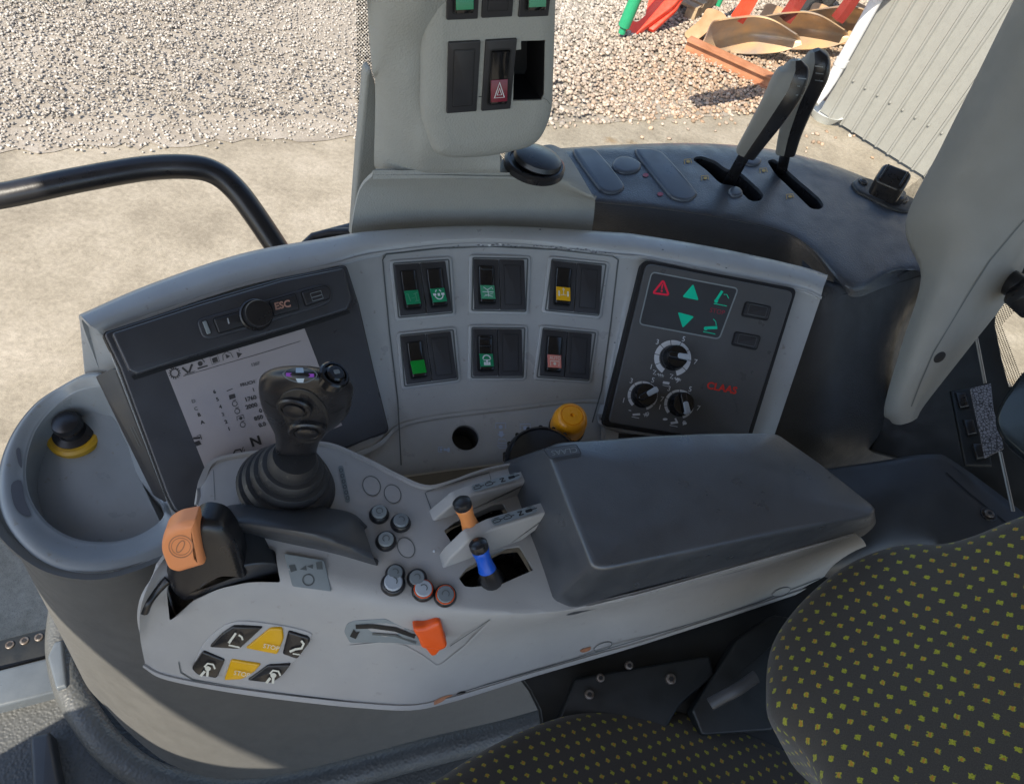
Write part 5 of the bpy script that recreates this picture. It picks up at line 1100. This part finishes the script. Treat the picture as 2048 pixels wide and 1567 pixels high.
# push buttons
def pushb(x, y, s, cap, ring=None, glyph=None, tilt=None):
    p = AB.P(x, y); n_ = tilt or AB.N(x, y); fr = Fr(p, XC - YC * .1, n_); m_ = MB()
    s *= .84; m_.lathe(p, fr.n, [(.0095 * s, -.001), (.0100 * s, .001), (.0092 * s, .0035), (.0080 * s, .0048), (.0070 * s, .005)], 'satin', 32); b_ = m_.build('push_button', arm)
    m2 = MB(); m2.lathe(p, fr.n, [(.0072 * s, .004), (.0072 * s, .0066), (.0064 * s, .0073), (.0001, .0075)], cap, 32)
    if ring: m2.lathe(p, fr.n, [(.0078 * s, .0046), (.0082 * s, .0056), (.0078 * s, .0062), (.0072 * s, .0058)], ring, 32)
    if glyph: m2.stroke(Fr(p, fr.ex, fr.n), [(math.cos(a) * .0030 * s, math.sin(a) * .0030 * s) for a in [k * .45 for k in range(glyph)]], .0007, .0077, 'glyph')
    m2.build('button_cap', b_)
for a in ((758, 1030, .98, 'sticker', None, 14), (801, 1047, 1, 'capgrey', None, 8), (772, 1083, 1, 'sticker', None, 12), (790, 1148, .95, 'capgrey', None, 8), (834, 1157, .95, 'capgrey', None, 8)): pushb(*a)
for a in ((786, 1168, 1.15, 'silver', None, 6), (846, 1181, 1.08, 'silver', 'orange', 8), (890, 1191, 1.08, 'capgrey', 'orange', 10)): pushb(*a)
# raised facet with the slider
m_ = MB()
m_.prism(AB, fil([(688, 1262), (694, 1246), (708, 1240), (770, 1236), (830, 1262), (845, 1290), (780, 1283), (700, 1284)], 5), -.001, .0006, 'capgrey' if 0 else 'sticker', .0004)
m_.stroke(AB, [(712, 1251), (745, 1250), (790, 1256), (830, 1270)], 8, .0010, 'black'); m_.stroke(AB, [(745, 1265), (790, 1268), (832, 1283)], 4, .0010, 'glyph')
m_.flat(AB, [(700, 1270), (708, 1255), (713, 1262), (720, 1260), (712, 1275)], .0010, 'black'); m_.build('slider_scale', arm)
m_ = MB(); m_.stroke(AB, [(700, 1290), (760, 1284), (810, 1290), (845, 1310), (872, 1330), (885, 1326), (930, 1290), (980, 1240)], 3.0, .0005, 'paleclean'); m_.stroke(AB, [(900, 1290), (980, 1237)], 1.2, .0006, 'glyph'); m_.build_split("slider_edge", arm)
n_ = AB.N(860, 1275); sf = Pln(AB.P(860, 1275, .010), (n_ + UP * .3)); m_ = MB()
m_.prism(sf, c2([(826, 1251), (850, 1246), (874, 1236), (882, 1243), (888, 1268), (893, 1286), (880, 1295), (862, 1292), (844, 1290), (836, 1272)], 4), -.010, .004, 'orange', .003, 4); m_.prism(Pln(sf.o - sf.n * .006, sf.n), fil([(846, 1290), (888, 1290), (872, 1310), (864, 1312)], 4), -.006, .0, 'orange', .001); m_.build('slider_knob', arm)
# sticker by the roller
AB_ = AB; m_ = MB(); SPL = AB_.plane([(568, 1106), (648, 1120), (663, 1182), (585, 1172)]); AB = Pln(SPL.o + SPL.n * .0022, SPL.n); m_.prism(AB, fil([(568, 1106), (648, 1120), (663, 1182), (585, 1172)], 5), -.004, .0005, 'sticker', .0002)
m_.stroke(AB, circ(617, 1159, 11, 11, 20), 2.5, .0008, 'glyph', True); m_.flat(AB, [(578, 1130), (590, 1128), (594, 1140), (582, 1144)], .0008, 'glyph'); m_.flat(AB, [(600, 1138), (612, 1130), (614, 1140)], .0008, 'glyph'); m_.flat(AB, [(614, 1132), (626, 1128), (626, 1137)], .0008, 'glyph'); m_.flat(AB, [(632, 1124), (644, 1122), (646, 1138), (634, 1138)], .0008, 'glyph')
m_.build('symbol_sticker', arm); AB = AB_
cat2 = lambda l: [(q.x, q.y) for q in cat([Vector(a) for a in l], 4)]
# roller + lever block
ax_ = (V(560, 1165, .53) - V(545, 1100, .53)).normalized(); m_ = MB(); rc_ = V(478, 1140, .550); m_.lathe(rc_ - ax_ * .022, ax_, [(.034, 0), (.035, .001), (.035, .036), (.034, .037)], 'darksmooth', 48); m_.build('roller', arm)
m_ = MB()
blk = [[D(398, 1062, .50), D(425, 1045, .50), D(455, 1062, .50), D(480, 1100, .51), D(478, 1135, .52)],
       [D(402, 1095, .492), D(430, 1085, .492), D(458, 1095, .495), D(482, 1125, .505), D(485, 1155, .52)],
       [D(395, 1140, .495), D(425, 1135, .495), D(455, 1140, .498), D(478, 1150, .51), D(490, 1165, .525)],
       [D(370, 1175, .51), D(400, 1195, .51), D(430, 1185, .515), D(462, 1172, .525), D(490, 1168, .535)],
       [D(345, 1195, .535), D(370, 1212, .535), D(410, 1203, .54), D(455, 1182, .545), D(490, 1172, .55)]]
BKpl = P3(D(405, 1060, .494), D(480, 1160, .528), D(350, 1195, .530)); m_.prism(BKpl, fil([(328, 1150, 8), (345, 1090, 10), (398, 1046, 18), (442, 1054, 18), (470, 1092, 20), (482, 1130, 20), (492, 1163, 6), (440, 1174, 10), (398, 1203, 10), (366, 1212, 8), (340, 1190, 8)], 8), -.022, 0, 'satin', .007, 5)

lv = m_.build('throttle_lever', arm)
OP = Pln(BKpl.o + BKpl.n * .007, BKpl.n); m_ = MB()
m_.prism(OP, fil([(318, 1102, 16), (326, 1068, 22), (352, 1052, 10), (390, 1045, 4), (402, 1110, 4), (409, 1134, 5), (356, 1150, 8), (334, 1143, 12)], 8), -.016, .0, 'peach', .005, 5); m_.stroke(OP, circ(362, 1092, 24, 22, 28), 2.0, .0002, 'rust', True); m_.stroke(OP, circ(362, 1092, 19, 17, 28), 1.2, .0002, 'rust', True); m_.stroke(OP, circ(361, 1092, 6, 13, 20, .5), 2.2, .0002, 'rust', True); m_.build('lever_cap', lv)
m_ = MB(); m_.tube([AB.P(x, y, .0008) for x, y in cat2([(287, 1222), (296, 1200), (314, 1178), (336, 1158)])], .0032, 'satin', 10); m_.build('edge_trim', arm)
# hand rest
m_ = MB(); hr = [[V(x, y, h) for x, y, h in r] for r in [
    [(428, 1050, .520), (440, 1022, .518), (470, 1008, .517), (560, 1010, .517), (650, 1014, .517), (705, 1026, .517), (735, 1052, .517)],
    [(430, 1046, .510), (446, 1022, .505), (475, 1011, .503), (560, 1013, .502), (648, 1018, .503), (700, 1030, .505), (728, 1055, .510)],
    [(432, 1050, .500), (450, 1040, .493), (490, 1038, .490), (560, 1045, .488), (640, 1055, .490), (692, 1068, .498), (738, 1085, .510)],
    [(438, 1056, .503), (460, 1052, .497), (500, 1055, .494), (570, 1068, .493), (640, 1082, .495), (700, 1100, .503), (748, 1118, .515)],
    [(440, 1066, .522), (465, 1064, .522), (505, 1070, .522), (575, 1086, .523), (640, 1100, .524), (700, 1116, .525), (756, 1134, .526)]]]
m_.loft(hr, 'darksmooth', 5, 4, .004); m_.build('hand_rest', arm)
# oval key group
OPl = AB
ov = MB(); ov.prism(AB, c2([(398, 1300), (430, 1262), (475, 1240), (560, 1248), (618, 1262), (622, 1276), (600, 1310), (545, 1355), (520, 1362), (430, 1345), (392, 1338)], 4), -.001, .0012, 'paleclean', .001); grp = ov.build('key_group', arm)
for poly, mt, lab in (([(420, 1288), (445, 1262), (468, 1246), (528, 1248), (480, 1292)], 'satin', 0), ([(492, 1290), (542, 1250), (566, 1250), (569, 1270), (556, 1303)], 'yellowlens', 1), ([(578, 1256), (618, 1268), (622, 1276), (596, 1312), (566, 1302)], 'satin', 2),
                      ([(408, 1296), (452, 1313), (436, 1350), (398, 1343), (385, 1330)], 'satin', 3), ([(464, 1312), (524, 1322), (510, 1338), (486, 1352), (450, 1354)], 'yellowlens', 4), ([(538, 1324), (584, 1322), (566, 1345), (545, 1360), (496, 1354)], 'satin', 5)):
    m_ = MB(); m_.prism(AB, fil(poly, 5), -.0005, .0034, mt, .0014, 3); cx = sum(p[0] for p in poly) / 5; cy = sum(p[1] for p in poly) / 5; zz = .0050
    if mt == 'yellowlens': m_.text(AB, 'STOP', (cx - 17, cy + 12 if lab == 1 else cy + 2), (13.5, 2.6), (3.5, -12), zz, 'offwhite')
    elif lab == 0: m_.stroke(AB, [(cx - 8, cy + 12), (cx + 14, cy + 17)], 3.2, zz, 'offwhite'); m_.stroke(AB, [(cx - 8, cy + 8), (cx + 6, cy - 12)], 5, zz, 'offwhite'); m_.stroke(AB, [(cx + 12, cy - 8), (cx + 18, cy - 4), (cx + 20, cy + 2)], 3.6, zz, 'offwhite')
    elif lab == 2: m_.stroke(AB, [(cx - 14, cy + 10), (cx - 2, cy + 5), (cx + 10, cy + 3), (cx + 14, cy - 6), (cx + 9, cy - 12)], 4.6, zz, 'offwhite'); m_.stroke(AB, [(cx - 8, cy + 14), (cx + 6, cy + 16)], 2.4, zz, 'offwhite')
    else:
        m_.stroke(AB, [(cx - 3, cy - 4), (cx + 3, cy - 11), (cx + 14, cy - 9), (cx + 18, cy)], 3.6, zz, 'offwhite'); m_.flat(AB, circ(cx + 4, cy - 1, 6, 5, 10), zz, 'offwhite'); m_.stroke(AB, [(cx - 10, cy + 14), (cx - 2, cy + 4)], 5, zz, 'offwhite'); m_.stroke(AB, [(cx + 4, cy + 2), (cx + 3, cy + 15)], 5, zz, 'offwhite')
    m_.build('key', grp)
# joystick
jb = V(573, 972, .512); top = D(608, 845, .497); jx = (top - jb).normalized()
m_ = MB(); m_.lathe(jb, jx, [(.038, -.003), (.0388, .001), (.0370, .004), (.0340, .0045), (.0345, .008), (.0350, .011), (.0325, .0145), (.0290, .015), (.0295, .019), (.0298, .022), (.0275, .0255), (.0240, .026), (.0245, .030), (.0246, .033), (.0222, .0365), (.0188, .037), (.0190, .042), (.0178, .046), (.0160, .050)], 'rubber', 48, sq=.92); js = m_.build('joystick_boot', arm)
secs = [(592, 905, .0150, .0145), (595, 885, .0155, .0152), (600, 868, .0178, .0165), (608, 850, .0235, .0200), (612, 830, .0280, .0225), (613, 808, .0305, .0240), (613, 788, .0310, .0245), (613, 772, .0308, .0240), (610, 757, .0285, .0230), (607, 745, .0235, .0195), (604, 736, .0160, .0135), (602, 731, .006, .005)]
JX = (ROT @ Vector((1, 0, 0)) - UP * .05).normalized(); JY = (YC - JX * YC.dot(JX)).normalized()
m_ = MB(); R = []; Hs = [.466, .453, .442, .430, .417, .404, .391, .382, .375, .3695, .3665, .3655]
for (x, y, rx, ry), H in zip(secs, Hs):
    c = V(x, y, H); R.append([c + JX * math.cos(a) * rx + JY * math.sin(a) * ry for a in [2 * math.pi * k / 40 for k in range(40)]])
cols = [cat([R[i][j] for i in range(len(R))], 3) for j in range(40)]; R = [[cols[j][i] for j in range(40)] for i in range(len(cols[0]))]
m_.rings(R, 'satin'); jg = m_.build('joystick_grip', js if 0 else arm, sharp=80); JB = Bvh(jg)
m_ = MB(); m_.prism(JB, c2([(560, 800), (572, 783), (600, 776), (630, 788), (655, 820), (652, 860), (635, 882), (605, 884), (585, 868), (570, 838)], 4), -.001, .0009, 'rubber', .0007); m_.build('face_plate', jg)
for x, y, r in ((590, 812, .0115), (614, 857, .0128)):
    fr = frame(JB, x, y, 1, 0, .001); m_ = MB(); m_.lathe(fr.o, fr.n, [(r, -.002), (r, .0015), (r * .92, .0026), (r * .75, .0026), (r * .7, .0016), (r * .62, .0016), (r * .6, .0034), (r * .45, .0042), (.0001, .0044)], 'satin', 32); m_.build('thumb_button', jg)
m_ = MB(); m_.flat(JB, c2([(565, 748), (585, 737), (615, 737), (635, 750), (614, 764), (586, 762)], 4), .0005, 'capgrey'); m_.stroke(JB, [(573, 749), (628, 751)], 6, .0008, 'purple'); m_.flat(JB, [(592, 738), (606, 738), (608, 746), (592, 746)], .0010, 'palecross'); m_.flat(JB, [(592, 755), (609, 755), (607, 763), (596, 763)], .0010, 'palecross'); m_.build('top_decal', jg)
fr = frame(JB, 667, 752, 1, 0, 0); fr = Fr(fr.o, fr.ex, fr.n + UP * .6); m_ = MB(); m_.lathe(fr.o, fr.n, [(.010, -.004), (.010, .002), (.009, .003), (.0078, .003), (.0075, .001), (.0060, .001), (.0060, .004), (.005, .005), (.0001, .005)], 'gloss', 32); m_.prism(fr, rrect(0, 0, .004, .003, .0008), .005, .0056, 'capgrey'); m_.build('top_button', jg)
m_ = MB(); m_.stroke(JB, [(530, 800), (545, 812), (556, 815)], 1.2, .0004, 'black'); m_.stroke(JB, [(660, 825), (675, 822), (690, 812)], 1.2, .0004, 'black'); m_.build('grip_seam', jg)
# ================================================================ right pillar and window corner
pil = thing('window_pillar', D(1800, 830, .72), 'wide grey slanting window pillar at the right with a round hole', 'pillar')
m_ = MB()
m_.loft([[D(*q) for q in r] for r in [
    [(1780, 838, .745), (1785, 846, .735), (1800, 849, .725), (1820, 844, .72), (1834, 836, .725)],
    [(1768, 820, .742), (1771, 812, .730), (1800, 800, .712), (1836, 798, .71), (1852, 806, .725)],
    [(1800, 700, .72), (1806, 690, .71), (1850, 650, .68), (1905, 680, .68), (1935, 700, .71)],
    [(1843, 560, .70), (1848, 545, .685), (1905, 520, .655), (1978, 560, .655), (2020, 590, .69)],
    [(1812, 455, .685), (1818, 440, .67), (1900, 420, .635), (2030, 470, .635), (2070, 490, .67)],
    [(1880, 310, .66), (1888, 290, .64), (1960, 280, .605), (2090, 330, .605), (2160, 350, .64)],
    [(1955, 165, .63), (1963, 140, .61), (2050, 120, .575), (2160, 160, .575), (2240, 180, .61)],
    [(2050, -30, .60), (2058, -50, .58), (2150, -60, .54), (2300, -20, .54), (2400, 0, .58)],
    [(2230, -380, .56), (2240, -400, .54), (2340, -410, .50), (2500, -370, .50), (2620, -350, .54)]]], 'greypillar', 5, 5, .006)
po = m_.build('pillar_cover', pil); PB = Bvh(po)
m_ = MB(); m_.stroke(PB, [(1822, 812), (1840, 765), (1866, 705), (1935, 590), (1980, 520), (2047, 440)], 2.4, .0006, 'glyph'); m_.build('seam', pil)
m_ = MB(); m_.prism(PB, circ(1879, 714, 14, 8, 24, -.7), -.001, .0006, 'black', .0003); m_.build('round_hole', pil)
# black frame, small window with the ground beyond
m_ = MB(); FPn = P3(D(1850, 900, .86), D(2048, 500, .84), D(2048, 1000, .80))
m_.prism(FPn, [(1740, 900), (1850, 600), (1960, 420), (2400, 300), (2400, 560), (2040, 575), (2010, 590), (1992, 620), (1990, 650), (2004, 720), (2018, 772), (2050, 775), (2400, 700), (2400, 1300), (2048, 1100), (1850, 930)], -.03, 0, 'frameblack', .002)
fb_ = m_.build('door_frame'); tag(fb_, 'black rear door frame around a small window at the right edge', 'door frame')
fpane = Pln(FPn.o - FPn.n * .012, FPn.n); fr = Fr(fpane.P(2000, 600), XC, fpane.n)
def lc(q): d = fpane.P(*q) - fr.o; return (d.dot(fr.ex), d.dot(fr.ey))
oo = [lc(q) for q in ((1980, 590), (2010, 575), (2400, 550), (2400, 800), (2015, 800))]; ii = [lc(q) for q in ((2004, 650), (2040, 612), (2400, 590), (2400, 740), (2040, 745))]
t = thing('rear_window', fpane.P(2030, 700), 'small rear window with dotted border behind the black frame', 'window'); m_ = MB(); m_.add([fr.P(x, y, 0) for x, y in ii], [list(range(5))], 'glass'); m_.build('pane', t)
m_ = MB(); m_.add([fr.P(x, y, .001) for x, y in oo + ii], [[k, (k + 1) % 5, 5 + (k + 1) % 5, 5 + k] for k in range(5)], 'frit', oo + ii); m_.build('dotted_border', t)
t = thing('knurled_tag', D(1970, 840, .72), 'grey crackled plate on a thin wire at the right edge', 'tag'); KP = P3(D(1945, 775, .74), D(1982, 767, .74), D(1970, 915, .70))
m_ = MB(); m_.prism(KP, [(1942, 776), (1982, 766), (1988, 822), (1998, 850), (2008, 896), (1972, 914)], -.003, 0, 'crackle', .0005); m_.build('plate', t)
m_ = MB(); m_.tube([D(1946, 640, .76), D(1970, 766, .745)], .0016, 'steelrod', 8); m_.tube([D(2000, 903, .70), D(2026, 1022, .68)], .0016, 'steelrod', 8); m_.build_split('wire', t)
m_ = MB(); m_.tube(cat([D(1985, 548, .70), D(2010, 560, .68), D(2060, 585, .66), D(2120, 610, .64)], 4), [.012] * 13, 'blacktube', 20); m_.lathe(D(2056, 590, .65), XC + UP * -.3, [(.014, -.01), (.017, -.008), (.017, .012), (.012, .014)], 'satin', 24); lo = m_.build('door_handle_bar'); tag(lo, 'glossy black round bar sticking out past the pillar at the right edge', 'bar')
m_ = MB(); m_.prism(P3(D(1990, 850, .66), D(2048, 760, .66), D(2048, 920, .63)), fil([(2100, 690), (2040, 745), (2000, 800, 30), (1986, 840, 20), (1998, 872, 20), (2100, 965)], 20), -.03, 0, 'darkglassy', .004); lo = m_.build('glossy_cover'); tag(lo, 'glossy black rounded cover at the right edge below the small window', 'cover')
# vent block in the dark corner
m_ = MB(); VP = P3(D(1860, 860, .80), D(1960, 800, .80), D(1930, 930, .77)); m_.prism(VP, [(1900, 780), (1960, 770), (1985, 930), (1930, 930)], -.004, 0, 'frameblack', .003)
for i, (x, y) in enumerate(((1918, 800), (1934, 854), (1952, 902))): m_.prism(VP, [(x - 10, y - 14), (x + 12, y - 14), (x + 20, y + 14), (x, y + 18)], 0, .004, 'satin', .003)
lo = m_.build('air_vent'); tag(lo, 'black ribbed air vent in the dark corner beside the crackled plate', 'vent')
# lower trim with screw
lt = thing('seat_side_trim', V(1850, 1020, .64), 'smooth dark trim panel with one screw behind the seat back', 'trim panel')
m_ = MB(); m_.loft([[V(*q) for q in r] for r in [
    [(1560, 950, .60), (1735, 925, .565), (1860, 908, .545), (1920, 930, .54), (2120, 1080, .53)],
    [(1560, 965, .60), (1740, 938, .562), (1850, 925, .546), (1915, 950, .54), (2100, 1100, .53)],
    [(1560, 1080, .62), (1730, 1040, .57), (1830, 1010, .555), (1900, 1020, .55), (2060, 1150, .54)],
    [(1560, 1180, .66), (1680, 1160, .62), (1800, 1130, .60), (1880, 1130, .59), (2000, 1200, .59)],
    [(1450, 1280, .80), (1600, 1280, .80), (1750, 1260, .78), (1850, 1240, .78), (1950, 1300, .78)]]], 'darksmooth', 5, 4, .005); lo = m_.build('panel', lt); LB = Bvh(lo)
m_ = MB(); m_.stroke(LB, [(1892, 945), (1940, 988), (1990, 1028), (2040, 1068)], 2.6, .0006, 'black'); m_.build('seam', lt)
m_ = MB(); fr = frame(LB, 1977, 1028); m_.prism(fr, circ(0, 0, .008), 0, .0012, 'satin', .0008); m_.prism(fr, circ(0, 0, .0048), .001, .003, 'bolt', .001); m_.prism(fr, circ(0, 0, .0022, n=6), .003, .0033, 'black'); m_.build('screw', lt)
# ================================================================ seat frame under the armrest
sf_ = thing('seat_suspension', V(1300, 1400, .9), 'black steel seat frame with bolts in the gap below the armrest', 'seat frame')
m_ = MB(); BPn = P3(D(1000, 1330, .70), D(1550, 1200, .74), D(1300, 1480, .68)); m_.prism(BPn, [(1060, 1380), (1000, 1300), (1300, 1200), (1560, 1100), (1700, 1040), (1800, 1100), (1760, 1560), (1100, 1560), (1080, 1420)], -.02, 0, 'frameblack', .002); m_.build('back_plate', sf_)
m_ = MB(); BP2 = Pln(BPn.o + BPn.n * .02, BPn.n); m_.prism(BP2, fil([(1110, 1455), (1150, 1355), (1420, 1310), (1430, 1350), (1360, 1410), (1330, 1460)], 6), -.012, 0, 'frameblack', .003); m_.prism(BP2, fil([(1380, 1420), (1470, 1280), (1545, 1230), (1600, 1240), (1540, 1460), (1400, 1470)], 6), -.012, .006, 'frameblack', .003); m_.build('bracket', sf_)
for x, y, r in ((1340, 1357, .005), (1257, 1330, .004), (1200, 1355, .004), (1178, 1388, .0045), (1532, 1262, .005), (1490, 1356, .008)):
    m_ = MB(); fr = frame(BP2, x, y); m_.prism(fr, circ(0, 0, r, n=20), 0, .005, 'bolt', .0015); m_.prism(fr, circ(0, 0, r * .5, n=6), .005, .0055, 'black'); m_.build('bolt', sf_)
m_ = MB(); m_.tube(cat([D(1420, 1408, .585), D(1448, 1392, .585), D(1475, 1378, .585), D(1512, 1352, .59)], 4), .0055, 'darksmooth', 12, .6); m_.build('adjust_lever', sf_)
# ================================================================ seat
def cushion(name, pl, outline, hgt, depth, label, power=.5, lean=None):
    o2 = c2(outline, 6); pts = [pl.P(x, y) for x, y in o2]; c = sum(pts, Vector()) / len(pts)
    ex = (pts[0] - c).normalized(); fr = Fr(c, XC, pl.n); R = []; 
    m_ = MB(); L2 = [((p - c).dot(fr.ex), (p - c).dot(fr.ey)) for p in pts]; n = len(L2); vs = []; uv = []
    levels = [(1.0, -depth), (1.0, -depth * .4)] + [(math.cos(a) ** power if a < 1.5 else 0, hgt * math.sin(a) if a < 1.5 else hgt) for a in [k * math.pi / 2 / 16 for k in range(17)]]
    levels[-1] = (.001, hgt)
    # soft shape: inset at constant rim width first, then towards the centre
    for s, z in levels:
        for x, y in L2: vs.append(fr.P(x * s, y * s, z)); uv.append((x * s, y * s + z * .9 if s > .98 else y * s))
    fs = []
    for i in range(len(levels) - 1):
        for k in range(n): q = (k + 1) % n; fs.append([i * n + k, i * n + q, (i + 1) * n + q, (i + 1) * n + k])
    fs.append(list(range(n))[::-1]); m_.add(vs, fs, 'fabric', uv); return m_
seat = thing('seat', V(1700, 1400, .7), 'dark tractor seat with yellow flecked fabric cushion and backrest', 'seat')
CP = P3(V(1200, 1440, .70), V(1500, 1480, .705), V(1250, 1700, .66))
cushion('c', CP, [(760, 1660), (880, 1560), (1000, 1488), (1120, 1442), (1250, 1420), (1350, 1426), (1460, 1460), (1580, 1510), (1720, 1640), (1800, 1900), (1300, 2200), (760, 2000)], .03, .05, '', .35).build('cushion', seat, sharp=80)
BKP = P3(D(1560, 1400, .60), D(2048, 1100, .60), D(2048, 1500, .50))
cushion('b', BKP, [(1700, 1700), (1620, 1540), (1548, 1460), (1536, 1400), (1548, 1310), (1610, 1225), (1700, 1155), (1800, 1120), (1890, 1118), (1960, 1100), (2060, 1060), (2300, 980), (2700, 1000), (3000, 1300), (2900, 1900), (2300, 2100), (1850, 1950)], .05, .06, '', .3).build('backrest', seat, sharp=80)
